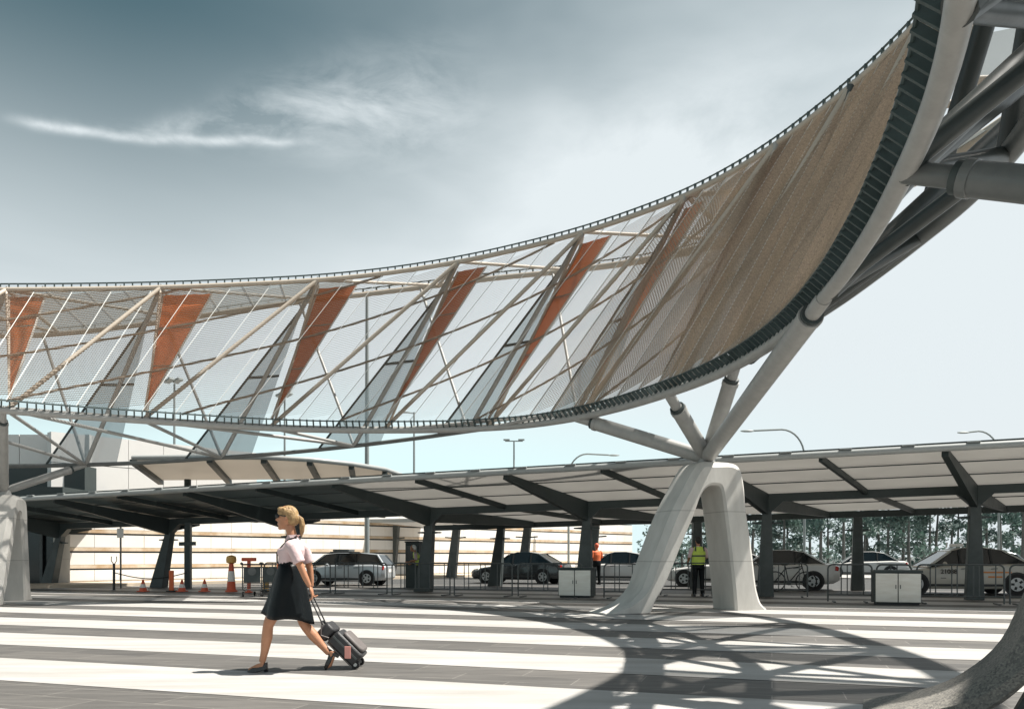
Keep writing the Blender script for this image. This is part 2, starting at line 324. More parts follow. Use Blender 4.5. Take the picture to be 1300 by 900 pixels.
MB().tube([pc(i) for i in steps(I0, I1, .1)], [.08+.11*max(0, min(1, (i-4)/2)) for i in steps(I0, I1, .1)], 12, up=(0, 0, 1)).build('outer_top_rim', 'steel_cream', ring, True)
ii = steps(I0, I1, .1)
MB().tube([oc(i) for i in ii], [.060+.055*max(0, min(1, (i-3)/4)) for i in ii], 14, up=(0, 0, 1)).build('outer_lower_rim', 'steel_shaded2', ring, True)
# mesh foot line: brackets rise inwards from the lower rim
def foot(i): return lo(i)+inward(i)*.22+Vector((0, 0, .19))
def head(i): return up_(i)+Vector((0, 0, -.03))
def S_(i, v): return foot(i).lerp(head(i), v)
MB().tube([foot(i) for i in steps(I0, I1, .08)], .018, 6, up=(0, 0, 1)).build('foot_rail', 'bracket', ring)
MB().tube([up_(i)+Vector((0, 0, .15)) for i in steps(I0, I1, .08)], .02, 6, up=(0, 0, 1)).build('head_rail', 'bracket', ring)
MB().tube([pc(i)+Vector((0, 0, .18)) for i in steps(I0, 5, .08)], .02, 6, up=(0, 0, 1)).build('head_rail', 'bracket', ring)
def arc_param(fn, a, b, d):
    out = []; i = a; acc = 0; p = fn(a); st = .004
    while i < b:
        q = fn(i+st); acc += (q-p).length; p = q; i += st
        if acc >= d: out.append(i); acc -= d
    return out
brk = MB().box((-.017, -.155, -.036), (.017, .155, .036)); brk_me = brk.mesh('bracket'); brk_me.materials.append(M['bracket'])
small = MB()
for n, i in enumerate(arc_param(lo, -.6, 10.4, .175)):
    a, b = lo(i), foot(i)
    if n < 300:
        o = bpy.data.objects.new('bracket', brk_me); C.objects.link(o); o.parent = ring
        y = (b-a).normalized(); t = (lo(i+.02)-lo(i-.02)).normalized(); x = (t-y*y.dot(t)).normalized(); z = x.cross(y)
        m3 = Matrix((x, y, z)).transposed().to_4x4(); m3.translation = (a+b)/2; o.matrix_local = m3
for i in arc_param(up_, I0, 10.4, .21):
    p = up_(i); small.bar(p+Vector((0, 0, .05)), p+Vector((0, 0, .16)), .035, .05, up=inward(i))
for i in arc_param(pc, I0, 4.6, .42):
    p = pc(i); small.bar(p+Vector((0, 0, .07)), p+Vector((0, 0, .19)), .035, .05, up=(1, 0, 0))
o = small.build('rim_cleats', 'bracket', ring); o['kind'] = 'stuff'
# mesh panels, four to a bay: fins along the rulings and thin wires across
NP = 4; SH = .45
pi = [I0+k/NP for k in range(int((10.5-I0)*NP)+1)]
for a, b in zip(pi[:-1], pi[1:]):
    m = MB(); w = (foot(b)-foot(a)).length; nrm = ((foot(b)-foot(a)).cross(head(a+SH)-foot(a))).normalized()
    nf = max(6, int(max(w, (head(b)-head(a)).length)/.062)); g0 = .02/w
    for k in range(nf):
        i = a+(b-a)*(g0+(1-2*g0)*(k+.5)/nf)
        p, q = foot(i), head(i+SH); d = nrm*.016; m.quad(p, q, q+d, p+d)
    hgt = (head(a+SH)-foot(a)).length; nw = int(hgt/.075); ia, ib = a+(b-a)*g0, b-(b-a)*g0
    fa, fb, ha, hb = foot(ia), foot(ib), head(ia+SH), head(ib+SH); d = nrm*.027
    for k in range(nw):
        v = (k+.5)/nw; p, q = fa.lerp(ha, v*.955), fb.lerp(hb, v*.955+.04); m.quad(p, q, q+d, p+d)
    m.build('mesh_panel', ('mesh_tan', 'mesh_grey', 'mesh_tan', 'mesh_light', 'mesh_grey', 'mesh_tan', 'mesh_light')[int(round(a*4)) % 7], ring)
    MB().bar(foot(a), head(a+SH), .014, .026, up=nrm).build('seam_strip', 'seam', ring)
# tubes of the truss
def strut(name, p, q, r, m, neck=False, r2=None):
    p, q = Vector(p), Vector(q); b = MB(); L_ = (q-p).length
    if neck:
        t0, t1 = .35/L_, 1-.55/L_
        b.tube([p, lerp(p, q, t1-.001), lerp(p, q, t1), lerp(p, q, t1+.10/L_), lerp(p, q, t1+.101/L_), q], [r, r, r*1.22, r*1.22, r*.66, r*.66], 14)
    else: b.tube([p, q], [r, r2 or r], 12)
    return b.build(name, m, ring, True)
for k in range(-2, 11):
    s = 1+1.0*max(0, min(1, (k-4)/4)); sp = 'steel_shaded' if k >= 6 else 'steel_paint'  # right-hand bays take the steel with shade in its colour
    if k < 10: strut('diagonal_tube', lo(k), up_(k+1), .052*min(s, 1.5), 'steel_cream')
    strut('post_tube', lo(k+.03), up_(k), .032, 'steel_cream')
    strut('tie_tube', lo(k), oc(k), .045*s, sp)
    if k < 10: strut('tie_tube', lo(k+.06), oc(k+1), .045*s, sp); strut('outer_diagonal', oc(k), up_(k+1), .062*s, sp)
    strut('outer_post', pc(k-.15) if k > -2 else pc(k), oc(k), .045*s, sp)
    strut('top_tube', up_(k), pc(k), .045*s, 'steel_cream')
    if k < 10: strut('top_tube', up_(k), pc(k+1), .045*s, 'steel_cream')
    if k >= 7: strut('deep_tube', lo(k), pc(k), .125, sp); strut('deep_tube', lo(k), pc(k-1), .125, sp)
# long helical rods in the mesh surface
for n in range(12):
    i0 = -3.9+1.3*n; pts = []
    for k in range(41):
        v = k/40; i = i0+3.75*v**1.12
        if I0 <= i <= 10.7: pts.append(S_(i, v)-inward(max(I0+.1, min(10.5, i)))*.07)
    if len(pts) > 2: MB().tube(pts, .029, 8, up=(0, 0, 1)).build('helical_rod', 'steel_rod', ring, True)
# orange triangles just behind the mesh
tops = {-2: .3, -1: .3, 0: .25, 1: .31, 2: .27, 3: .22, 4: .27, 5: .2, 6: .2, 7: .2}
for k in range(-2, 7):
    out = -inward(k)*.16
    a, b, c = S_(k+.02, .01)+out, S_(k+.02, .955)+out, S_(k+.02+tops[k], .955)+out
    m = MB(); rows = 6
    for j in range(rows):          # six strips with a fold between
        t0, t1 = j/rows, (j+1)/rows
        m.quad(lerp(a, b, t0), lerp(a, c, t0), lerp(a, c, t1), lerp(a, b, t1))
    m.build('orange_panel', 'orange' if k in (1, 5) else 'orange_shaded', ring)
    for t_ in (.37, .70): MB().bar(lerp(a, b, t_), lerp(a, c, t_), .03, .03).build('panel_batten', 'steel_rod', ring)
    MB().bar(a, b, .05, .05).build('panel_edge', 'steel_cream', ring); MB().bar(a, c, .035, .035).build('panel_edge', 'seam', ring)
# translucent blue-grey blades on the outer face
for k in range(0, 8):
    ap = lerp(oc(k), up_(k+1), .86); out = Vector((0, 0, 0))
    b0, b1 = oc(k-.28), oc(k+.22)
    MB().poly([ap, b0, b1]).build('veil_panel', 'veil_glass', ring)
    MB().bar(ap, b0, .035, .05).build('veil_frame', 'canopy_steel', ring)
    MB().bar(lerp(ap, b0, .45), lerp(ap, b1, .45), .04, .06).build('veil_frame', 'canopy_steel', ring)
# upper mesh roof at the far left
for k in range(-8, 9):
    a, b = k/4, (k+1)/4
    p, q, r_, s_ = up_(a), up_(b), pc(b), pc(a); dz = Vector((0, 0, .04))
    MB().quad(p+dz, q+dz, r_+dz, s_+dz).build('roof_mesh', 'roof_mesh', ring)
    MB().bar(up_(a)+dz*2, pc(a)+dz*2, .03, .03).build('seam_strip', 'seam', ring)

for k in range(20, 42):
    if k % 4 in (0, 1):
        a, b = k/4, (k+1)/4; dz = Vector((0, 0, .04)); MB().quad(up_(a)+dz, up_(b)+dz, pc(b)+dz, pc(a)+dz).build('roof_mesh', 'roof_mesh', ring)
# ------------------------------------------------------------------ concrete pylons
SEC = [(-2.43, 0, -1.30, 0), (-1.96, .13, -1.24, .13), (-1.68, .29, -1.16, .29), (-1.44, .55, -.98, .55), (-1.27, .97, -.78, .95), (-1.04, 1.52, -.55, 1.45), (-.75, 2.16, -.26, 2.05), (-.45, 2.67, -.08, 2.48),
       (-.22, 3.05, .06, 2.68), (-.02, 3.26, .20, 2.76), (.30, 3.28, .30, 2.77), (.80, 3.27, .42, 2.75), (1.02, 3.14, .48, 2.64), (1.12, 2.78, .52, 2.42), (1.16, 2.33, .56, 2.18), (1.25, 1.80, .63, 1.70), (1.34, 1.28, .69, 1.22), (1.43, .62, .77, .60), (1.49, .36, .80, .34), (1.58, .14, .82, .13), (1.74, 0, .83, 0)]
def pylon(label, loc, rz, scale=1, group=None, thin=0.0, cmat='concrete'):
    p = thing('concrete_pylon', label, 'pylon', loc, rz, group, scale); rings = []
    for ox, oz, ix, iz in SEC:
        if ox < 0: ix, iz = ix+(ox-ix)*thin, iz+(oz-iz)*thin
        o_, i_ = Vector((ox, 0, oz)), Vector((ix, 0, iz)); d = (o_-i_); L_ = d.length; d.normalize(); w = .46; c = .13; e = .05
        Y = Vector((0, 1, 0))
        rings.append([i_-Y*(w-e), i_+d*e-Y*w, o_-d*c-Y*w, o_-Y*(w-c), o_+Y*(w-c), o_-d*c+Y*w, i_+d*e+Y*w, i_+Y*(w-e)])
    # refine with Catmull-Rom for smooth legs
    fine = []
    for k in range(len(rings)-1):
        for s in range(4):
            t = s/4; row = []
            for n in range(8):
                q = [rings[max(0, min(len(rings)-1, k+j))][n] for j in (-1, 0, 1, 2)]
                row.append(.5*((2*q[1])+(q[2]-q[0])*t+(2*q[0]-5*q[1]+4*q[2]-q[3])*t*t+(3*q[1]-q[0]-3*q[2]+q[3])*t**3))
            fine.append(row)
    fine.append(rings[-1])
    for row in fine:
        for v in row: v.z = max(v.z, 0.0)
    o = MB().loft(fine).build('frame', cmat, p, True)
    o.data.set_sharp_from_angle(angle=R(24))
    MB().lathe([(.30, 0), (.30, .05), (.2, .05), (.17, .2), (.05, .26)], (.38, 0, 3.25), 16).build('node_casting', 'steel_paint', p, True)
    return p
GP = 'concrete pylons carrying the ring'
p1 = pylon('pale concrete A-shaped pylon with flared feet, middle of the plaza', (4.03, 17.6, .008), R(20), 1, GP)
p2 = pylon('speckled concrete pylon leg curving up in the right foreground', (5.02, 5.30, .008), R(-25), 1, GP, .46, 'concrete_aggregate_shaded')
MB().loft([[(-1.40, .0, .02), (.80, .0, .02), (.80, .1, .02), (-1.40, .1, .02)], [(-1.0, .0, .85), (.74, .0, .85), (.74, .1, .85), (-1.0, .1, .85)]]).build('dark_filler', 'steel_dark', p2)  # added dark sheet standing in for the blackness inside the leg opening
p3 = pylon('beige concrete pylon striped with shadows at left edge', (-13.45, 20.7, .008), R(107), .86, GP)
bpy.context.view_layer.update()
def props(p, targets, r=.165, pm='steel_paint'):
    base = p.matrix_world @ Vector((.38, 0, 3.42)); inv = p.matrix_world.inverted()
    for q in targets:
        b = MB(); q = Vector(q); L_ = (q-base).length; t1 = 1-.6/L_
        b.tube([lerp(base, q, .0), lerp(base, q, .25/L_), lerp(base, q, t1), lerp(base, q, t1+.002), lerp(base, q, t1+.09/L_), lerp(base, q, t1+.092/L_), q], [r*.7, r, r, r*1.08, r*1.08, r*.66, r*.66], 18)
        b.v = [tuple(inv @ Vector(v)) for v in b.v]; b.build('prop_tube', pm, p, True)
        cb = MB().tube([lerp(base, q, t1+.1/L_), lerp(base, q, t1+.16/L_)], r*.95, 16); cb.v = [tuple(inv @ Vector(v)) for v in cb.v]; cb.build('prop_collar', 'steel_dark', p, True)
props(p1, [lo(4.96), lo(6.0), lo(7.92), oc(5.6)])
props(p2, [lo(9.0), oc(10.2), lo(10.6)], .145, 'steel_shaded2')  # darker steel than the other props: shade put into their colour
props(p3, [lo(-.02), oc(0), lo(-1.0), oc(-.9)], .105)
# ------------------------------------------------------------------ long shelter canopy
def cp(u, v, z): return Vector((u*CA+v*SA, 21.8-u*SA+v*CA, z+.019*u))
SK = -1.5
BAY = 5.47
UCOL = [12.16-BAY*k for k in range(-1, 7)]
UMIN, UMAX = UCOL[-1]-BAY*.6, UCOL[0]+BAY*.4
shel = thing('shelter_canopy', 'long low steel shelter canopy with translucent roof panels and dark columns', 'canopy', (0, 0, 0))
zr = lambda v: 3.58+(2.98-3.58)*v/4 if v <= 4 else 2.98+(2.64-2.98)*(v-4)/5.6
sk = lambda v: SK*(4-v)/4
def rp(u, v, dz=0): return cp(u+sk(v), v, zr(v)+dz)
ub = [UCOL[0]+BAY/2-k*BAY/2 for k in range(0, 17)]      # rafter stations (columns and mid-bays)
for a, b in zip(ub[1:], ub[:-1]):
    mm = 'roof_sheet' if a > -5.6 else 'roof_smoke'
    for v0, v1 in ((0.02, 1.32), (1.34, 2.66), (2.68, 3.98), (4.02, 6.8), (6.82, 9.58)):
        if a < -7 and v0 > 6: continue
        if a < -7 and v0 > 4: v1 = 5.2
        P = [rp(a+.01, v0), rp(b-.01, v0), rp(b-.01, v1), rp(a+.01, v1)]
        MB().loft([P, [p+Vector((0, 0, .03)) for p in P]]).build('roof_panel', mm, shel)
for n, u in enumerate(ub):
    main = n % 2 == 1
    if main:
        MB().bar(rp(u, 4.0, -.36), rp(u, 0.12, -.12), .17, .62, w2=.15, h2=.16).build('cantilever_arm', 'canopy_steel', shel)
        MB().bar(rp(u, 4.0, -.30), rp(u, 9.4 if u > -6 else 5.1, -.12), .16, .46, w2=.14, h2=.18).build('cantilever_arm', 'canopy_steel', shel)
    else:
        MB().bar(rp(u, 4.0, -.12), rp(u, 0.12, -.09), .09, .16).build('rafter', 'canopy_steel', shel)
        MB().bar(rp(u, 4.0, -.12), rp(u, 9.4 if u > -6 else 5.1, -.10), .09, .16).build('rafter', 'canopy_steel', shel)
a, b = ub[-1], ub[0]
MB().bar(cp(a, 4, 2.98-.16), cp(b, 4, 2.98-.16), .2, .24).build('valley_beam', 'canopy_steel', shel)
MB().bar(cp(-7, 9.5, 2.65-.14), cp(b, 9.5, 2.65-.14), .16, .22).build('rear_beam', 'canopy_steel', shel)
for v in (1.33, 2.67, 6.8): MB().bar(rp(a if v < 5 else -6.8, v, -.045), rp(b, v, -.045), .018, .03).build('purlin', 'canopy_steel', shel)
MB().tube([cp(a+SK, -.02, 3.545), cp(b+SK, -.02, 3.545)], .085, 14, up=(0, 0, 1)).build('gutter_tube', 'fascia', shel, True)
MB().bar(cp(a+SK, .0, 3.655), cp(b+SK, .0, 3.655), .05, .035).build('edge_flashing', 'steel_dark', shel)
k = 0; u = a+SK+.4
while u < b+SK:
    MB().bar(cp(u, -.05, 3.645), cp(u+.28, -.05, 3.645), .10, .035).build('gutter_clip', 'fascia', shel); u += 1.37
# front columns: tapered wedge with a capital, small light arms; rear columns
def column(u, v, lean, w0=.42, w1=.26):
    top = cp(u, v, 2.98-.55 if v < 5 else 2.42); base = Vector((top.x+lean, top.y, .009))
    c = MB(); d = Vector((CA, -SA, 0)); n = Vector((SA, CA, 0))
    ring_ = lambda p, w, t: [p-d*w/2-n*t/2, p+d*w/2-n*t/2, p+d*w/2+n*t/2, p-d*w/2+n*t/2]
    c.loft([ring_(base, w0, .34), ring_(lerp(base, top, .5), (w0+w1)/2, .3), ring_(top, w1, .26)])
    o = c.build('column', 'column', shel, bevel=.02)
    if v < 5:
        MB().loft([ring_(top-Vector((0, 0, .02)), w1+.01, .27), ring_(top+Vector((0, 0, .34)), 1.05, .2)]).build('capital', 'canopy_steel', shel)
    for s in (-1, 1):
        q = lerp(base, top, .82 if v > 5 else .86)
        MB().bar(q+d*s*.1, q+d*s*.42, .14, .08, w2=.10, h2=.04).build('uplight', 'steel_dark', shel)
for k, u in enumerate(UCOL):
    column(u, 4, [0, -.02, -.05, -.12, -.25, -.3, -.45, -.5][k], .40+.05*min(k, 4))
for k, u in enumerate([17.0-.8, 10.6-.9, 4.6-.4, -3.6]): column(u, 9.5, [0, 0, -.05, -.25, -.3][k], .40+.05*k, .28)
MB().bar(cp(-14.0, 3.6, 0)+Vector((0, 0, 0)), cp(-14.0, 3.6, 2.75), .2, .2, up=(0, 1, 0)).build('post', 'steel_dark', shel)
MB().bar(cp(-14.35, 3.55, 1.95), cp(-13.65, 3.55, 1.95), .10, .14).build('post_crossbar', 'steel_dark', shel)

# second shelter behind, seen between the columns
sh2 = thing('far_shelter', 'far pale shelter roof on slanted columns behind the long canopy', 'canopy', (0, 0, 0))
def c2(u, v, z): return Vector((u*CA+v*SA, 21.8+20-u*SA+v*CA, z))
MB().loft([[c2(-10, 0, 3.15), c2(9, 0, 3.15), c2(9, 3.4, 2.95), c2(-10, 3.4, 2.95)], [c2(-10, 0, 3.27), c2(9, 0, 3.27), c2(9, 3.4, 3.07), c2(-10, 3.4, 3.07)]]).build('roof', 'roof_sheet', sh2)
MB().bar(c2(-10, -.06, 3.2), c2(9, -.06, 3.2), .1, .2).build('edge_beam', 'fascia', sh2)
for u in (-7.6, -3.8, 0.4, 4.2, 8.0):
    MB().bar(c2(u-.35, 1.6, 0), c2(u, 1.6, 3.0), .55, .3, up=(SA, CA, 0), w2=.36).build('column', 'column', sh2)
    for s in (-1, 1): MB().bar(c2(u-.05+s*.2, 1.5, 2.25), c2(u-.05+s*.62, 1.5, 2.28), .12, .07).build('uplight', 'steel_dark', sh2)

# raised curved canopy at the left behind the shelter
sh3 = thing('raised_canopy', 'raised beige canopy with rounded white end behind the shelter, left', 'canopy', (0, 0, 0))
edge = [(-13.2, 27.4, 4.60), (-10.6, 27.6, 4.66), (-8.8, 27.9, 4.68), (-7.3, 28.4, 4.66), (-6.0, 29.4, 4.62), (-5.0, 31.0, 4.60), (-4.6, 32.6, 4.55)]
back = [(-13.9, 31.2, 4.22), (-11.2, 31.2, 4.24), (-9.3, 31.3, 4.26), (-7.7, 31.5, 4.28), (-6.4, 31.9, 4.3), (-5.3, 32.5, 4.36), (-4.65, 33.3, 4.45)]
for k in range(len(edge)-1):
    P = [Vector(edge[k]), Vector(edge[k+1]), Vector(back[k+1]), Vector(back[k])]
    MB().loft([P, [p+Vector((0, 0, .05)) for p in P]]).build('soffit_panel', 'soffit', sh3)
    MB().bar(P[0]-Vector((0, 0, .1)), P[3]-Vector((0, 0, .1)), .2, .16).build('rib', 'canopy_steel', sh3)
MB().tube([Vector(e)+Vector((0, -.03, .03)) for e in edge], .09, 10, up=(0, 0, 1)).build('rim', 'fascia', sh3, True)
for x, y in ((-12.6, 30.6), (-8.4, 30.8)): MB().tube([(x, y, 0), (x, y, 4.2)], .13, 10).build('post', 'canopy_steel', sh3, True)

# ------------------------------------------------------------------ white panel wall and building at the left
wdir = Vector((.68, .733, 0)).normalized(); wn_ = Vector((wdir.y, -wdir.x, 0)); W0 = Vector((-18.6, 33.0, 0))
wallt = thing('panel_wall', 'long white panelled wall with dark joints and rust stains behind the shelter', 'wall', W0)
def wp(t, z, out=0.0): return wdir*t+wn_*out+Vector((0, 0, z))
pw, rows_ = 1.04, [(.02, .63), (.70, 1.36), (1.44, 2.13), (2.21, 2.90), (2.98, 3.68)]
MB().loft([[wp(0, 0, -.25), wp(41.6, 0, -.25), wp(41.6, 0, -.03), wp(0, 0, -.03)], [wp(0, 3.72, -.25), wp(41.6, 3.72, -.25), wp(41.6, 3.72, -.03), wp(0, 3.72, -.03)]]).build('backing', 'joint', wallt)
for r_, (z0, z1) in enumerate(rows_):
    P = [wp(.008, 0, -.02), wp(pw-.008, 0, -.02), wp(pw-.008, 0, .0), wp(.008, 0, .0)]
    pm = MB().loft([[p+Vector((0, 0, z0+.16)) for p in P], [p+Vector((0, 0, z1)) for p in P]]).mesh('panel'); pm.materials.append(M['wall_panel'])
    for k in range(40):
        o = bpy.data.objects.new('panel', pm); C.objects.link(o); o.parent = wallt; o.location = wdir*(pw*k)+wn_*random.uniform(-.006, .006)
    MB().loft([[wp(0, z0, -.02), wp(41.6, z0, -.02), wp(41.6, z0, .012), wp(0, z0, .012)], [wp(0, z0+.15, -.02), wp(41.6, z0+.15, -.02), wp(41.6, z0+.15, .012), wp(0, z0+.15, .012)]]).build('ledge', 'wall_ledge', wallt)
MB().loft([[wp(-.5, 0, -.2), wp(-.02, 0, -.2), wp(-.02, 0, .3), wp(-.5, 0, .3)], [wp(-.5, 3.8, -.2), wp(-.02, 3.8, -.2), wp(-.02, 3.8, .3), wp(-.5, 3.8, .3)]]).build('end_pier', 'concrete', wallt)
kb = MB().loft([[wp(-3, .0, .25), wp(44, .0, .25), wp(44, .0, 3.0), wp(-3, .0, 3.0)], [wp(-3, .13, .25), wp(44, .13, .25), wp(44, .13, 3.0), wp(-3, .13, 3.0)]])
kb.v = [tuple(Vector(v)+W0) for v in kb.v]; structure(kb.build('pavement', 'beige'))
bld = thing('terminal_building', 'white building block with dark entrance and flat grey roof slab, far left', 'building', (-22, 36, 0))
BO = Vector((-22, 36, 0))
def bq(lo_, hi_, name, m, **k): return MB().box(lo_, hi_).build(name, m, bld, offset=BO, **k)
bq((-36, 34.5, 0), (-19.2, 46, 3.3), 'entrance_wall', 'dark_glass')
bq((-36, 30.5, 3.55), (-17.4, 46, 3.9), 'roof_slab', 'canopy_steel')
bq((-36, 33.0, 3.95), (-17.9, 46, 5.0), 'upper_band', 'canopy_steel')
for k in range(6): bq((-36+k*3.0, 33.6, 5.03), (-33.03+k*3.0, 45, 6.4), 'white_block', 'white_panel')
ub_ = MB(); 
for k in range(6):
    t0, t1 = -.6+k*1.55, -.6+(k+1)*1.55-.02
    for z0, z1 in ((3.75, 5.1), (5.13, 6.38)):
        m = MB().loft([[wp(t0, z0, -.6), wp(t1, z0, -.6), wp(t1, z0, -.12), wp(t0, z0, -.12)], [wp(t0, z1, -.6), wp(t1, z1, -.6), wp(t1, z1, -.12), wp(t0, z1, -.12)]])
        m.v = [tuple(Vector(v)+W0) for v in m.v]; m.build('cladding_panel', 'white_panel', bld, offset=BO)
for x in (-20.6, -22.6, -24.6): bq((x, 34.35, 0), (x+.12, 34.48, 3.3), 'mullion', 'galv')
# ------------------------------------------------------------------ street furniture
M['hi_orange'] = mat('hi_orange', (.75, .16, .05), .6, vary=.3, vscale=8)
M['cone_red'] = mat('cone_red', (.72, .13, .06), .55, vary=.3, vscale=9)
M['cone_white'] = mat('cone_white', (.80, .78, .74), .5, vary=.15)
M['amber'] = mat('amber', (.70, .40, .10), .4, vary=.3, vscale=12)
M['tyre'] = mat('tyre', (.015, .015, .016), .8, vary=.3, vscale=20)
M['rim'] = mat('rim', (.42, .43, .43), .35, metal=.7, vary=.2)
M['car_glass'] = mat('car_glass', (.010, .014, .016), .06, spec=.8, vary=.2)
M['car_white'] = mat('car_white', (.55, .54, .52), .3, vary=.12, vscale=2, coat=.6)
M['car_silver'] = mat('car_silver', (.42, .45, .47), .3, metal=.45, vary=.15, vscale=2, coat=.6)
M['car_black'] = mat('car_black', (.015, .018, .02), .25, vary=.2, vscale=2, coat=.7)
M['car_taxi'] = mat('car_taxi', (.42, .40, .35), .35, vary=.15, vscale=2, coat=.5)
M['lamp_red'] = mat('lamp_red', (.35, .02, .015), .2)
M['lamp_clear'] = mat('lamp_clear', (.75, .75, .72), .15)
M['lamp_pole'] = mat('lamp_pole', (.22, .25, .25), .5, vary=.3, vscale=3)
M['print_dark'] = mat('print_dark', (.03, .025, .02), .6)
M['print_orange'] = mat('print_orange', (.55, .20, .05), .6)

def on_line(c, t): Y = c/(1+.33*t); return Vector((t*Y, Y, 0))
# crowd barriers: one built, the rest copies
def barrier(w, label):
    o = thing('crowd_barrier', label, 'barrier', group='steel crowd barriers along the shelter')
    h = .99; r = .12; P = []
    P += [(-w/2, 0, .02)]
    for k in range(6): a = math.pi-k*math.pi/10; P.append((-w/2+r+r*math.cos(a), 0, h-r+r*math.sin(a)))
    for k in range(6): a = math.pi/2-k*math.pi/10; P.append((w/2-r+r*math.cos(a), 0, h-r+r*math.sin(a)))
    P += [(w/2, 0, .02)]
    MB().tube(P, .022, 8, up=(0, 1, 0)).build('frame', 'galv', o, True)
    MB().tube([(-w/2, 0, .20), (w/2, 0, .20)], .018, 8).build('bottom_rail', 'galv', o, True)
    n = max(3, int(w/.24)); me = None
    for k in range(1, n):
        x = -w/2+w*k/n+(.06 if k % 2 else -.06)
        b = MB().tube([(x, 0, .20), (x, 0, h-.01)], .015, 6).build('bar', 'galv', o, True)
    for s in (-1, 1): MB().bar((s*(w/2-.15), -.28, .02), (s*(w/2-.15), .28, .02), .06, .025).build('foot', 'galv', o)
    return o
segs = [(23.5, .335, .420, 'barrier partly hidden behind the walking woman'), (23.5, .425, .492, 'barrier in front of the silver car'), (23.5, .497, .572, 'barrier in front of the slanted column beside the dark booth'),
        (23.5, .576, .651, 'barrier left of the black car'), (23.5, .657, .740, 'barrier left of the left steel cabinet'), (23.5, .766, .835, 'barrier behind the left leg of the middle pylon'),
        (25.6, .838, .905, 'barrier the man in the yellow vest leans on'), (25.6, .905, .965, 'barrier behind the right leg of the middle pylon'), (26.0, .972, 1.026, 'barrier in front of the bicycle'),
        (23.5, 1.050, 1.108, 'barrier left of the right steel cabinet'), (23.3, 1.112, 1.158, 'barrier behind the right steel cabinet'), (23.5, 1.163, 1.276, 'barrier in front of the taxi'), (23.5, 1.281, 1.36, 'barrier at the right edge behind the foreground pylon')]
for c, a, b, what in segs:
    A, B = on_line(c, a-.65), on_line(c, b-.65)
    o = barrier((B-A).length-.04, 'grey steel '+what); o.location = (A+B)/2+Vector((0, 0, .008)); o.rotation_euler.z = -ST

def cabinet(label, c, t, w, h):
    o = thing('steel_cabinet', label, 'cabinet', on_line(c, t)+Vector((0, 0, .009)), -ST, 'double-door steel cabinets'); d = .62
    MB().box((-w/2, 0, .05), (w/2, d, h)).build('body', 'steel_dark', o, bevel=.01)
    MB().box((-w/2-.03, -.05, h+.002), (w/2+.03, d+.03, h+.06)).build('lid', 'steel_dark', o, bevel=.01)
    MB().box((-w/2+.04, .03, .0), (w/2-.04, d-.03, .048)).build('plinth', 'black', o)
    for s in (0, 1):
        x0 = -w/2+.02+s*(w/2-.008)
        dr = MB().box((x0, -.022, .07), (x0+w/2-.03, -.003, h-.02)).build('door', 'stainless', o, bevel=.004)
        MB().box((x0+(w/2-.08 if s == 0 else .03), -.032, h*.5), (x0+(w/2-.06 if s == 0 else .05), -.0225, h*.5+.1)).build('latch', 'galv', dr)
cabinet('steel cabinet with two pale doors at the dark column, left of the middle pylon', 23.4, .0795, .98, .82)
cabinet('steel cabinet with two pale doors standing in front of the taxi, right', 22.6, .490, 1.05, .80)

def cone(label, x, y, h=.42, group='red and white traffic cones'):
    o = thing('traffic_cone', label, 'cone', (x, y, .009), 0, group)
    MB().box((-.15, -.15, 0), (.15, .15, .03)).build('base', 'cone_red', o)
    MB().lathe([(.125, .03), (.105, .03+h*.25), (.1035, .03+h*.25)], seg=14).build('lower_cone', 'cone_red', o, True)
    MB().lathe([(.1035, .031+h*.25), (.068, h*.62)], seg=14).build('white_band', 'cone_white', o, True)
    MB().lathe([(.068, h*.621), (.028, h-.02), (.015, h)], seg=14).build('tip', 'cone_red', o, True)
cone('leftmost small red and white traffic cone in front of the wall', -12.6, 26.9)
cone('small traffic cone just right of the slanted column', -11.27, 26.9)
cone('small traffic cone just right of the square dark post', -10.5, 26.9)
bc = thing('beacon_cone', 'tall orange and white delineator with amber beacon on top', 'delineator', (-9.55, 26.8, .009))
MB().lathe([(.2, 0), (.2, .05), (.15, .06), (.13, .35)], seg=16).build('base', 'cone_red', bc, True)
MB().lathe([(.129, .352), (.10, .70)], seg=16).build('band', 'cone_white', bc, True)
MB().lathe([(.099, .702), (.07, .95)], seg=16).build('neck', 'cone_red', bc, True)
MB().lathe([(.06, .952), (.16, .99), (.17, 1.10), (.15, 1.20), (.04, 1.24)], seg=16).build('beacon', 'amber', bc, True)
sb = thing('sign_post', 'red T-shaped post beside the luggage trolleys', 'post', (-8.75, 26.2, .009))
MB().tube([(0, 0, 0), (0, 0, 1.05)], .06, 10).build('shaft', 'cone_red', sb, True); MB().bar((-.24, 0, 1.10), (.24, 0, 1.10), .1, .12).build('crossbar', 'cone_red', sb, bevel=.02)
MB().lathe([(.13, 0), (.13, .04), (.05, .05)], seg=12).build('base', 'cone_red', sb)
for x, y, w, h, lab in ((-11.65, 26.95, .16, .72, 'narrow orange board standing beside the slanted column'), (-8.4, 26.9, .2, .86, 'orange board standing behind the luggage trolleys')):
    ob = thing('barrier_board', lab, 'board', (x, y, .009), -.2, 'orange boards by the wall')
    MB().box((-w/2, -.03, .02), (w/2, .03, h)).build('panel', 'amber' if h > .8 else 'hi_orange', ob, bevel=.01); MB().box((-w/2-.05, -.12, 0), (w/2+.05, .12, .04)).build('foot', 'black', ob)
po = thing('chain_post', 'dark chain post with forked top in front of the wall', 'post', (-14.3, 28.3, .009))
MB().tube([(0, 0, 0), (0, 0, .95)], .045, 8).build('shaft', 'black', po, True)
for s in (-1, 1): MB().tube([(0, 0, .9), (s*.1, 0, 1.05), (s*.09, 0, 1.2)], .015, 6).build('fork', 'black', po, True)
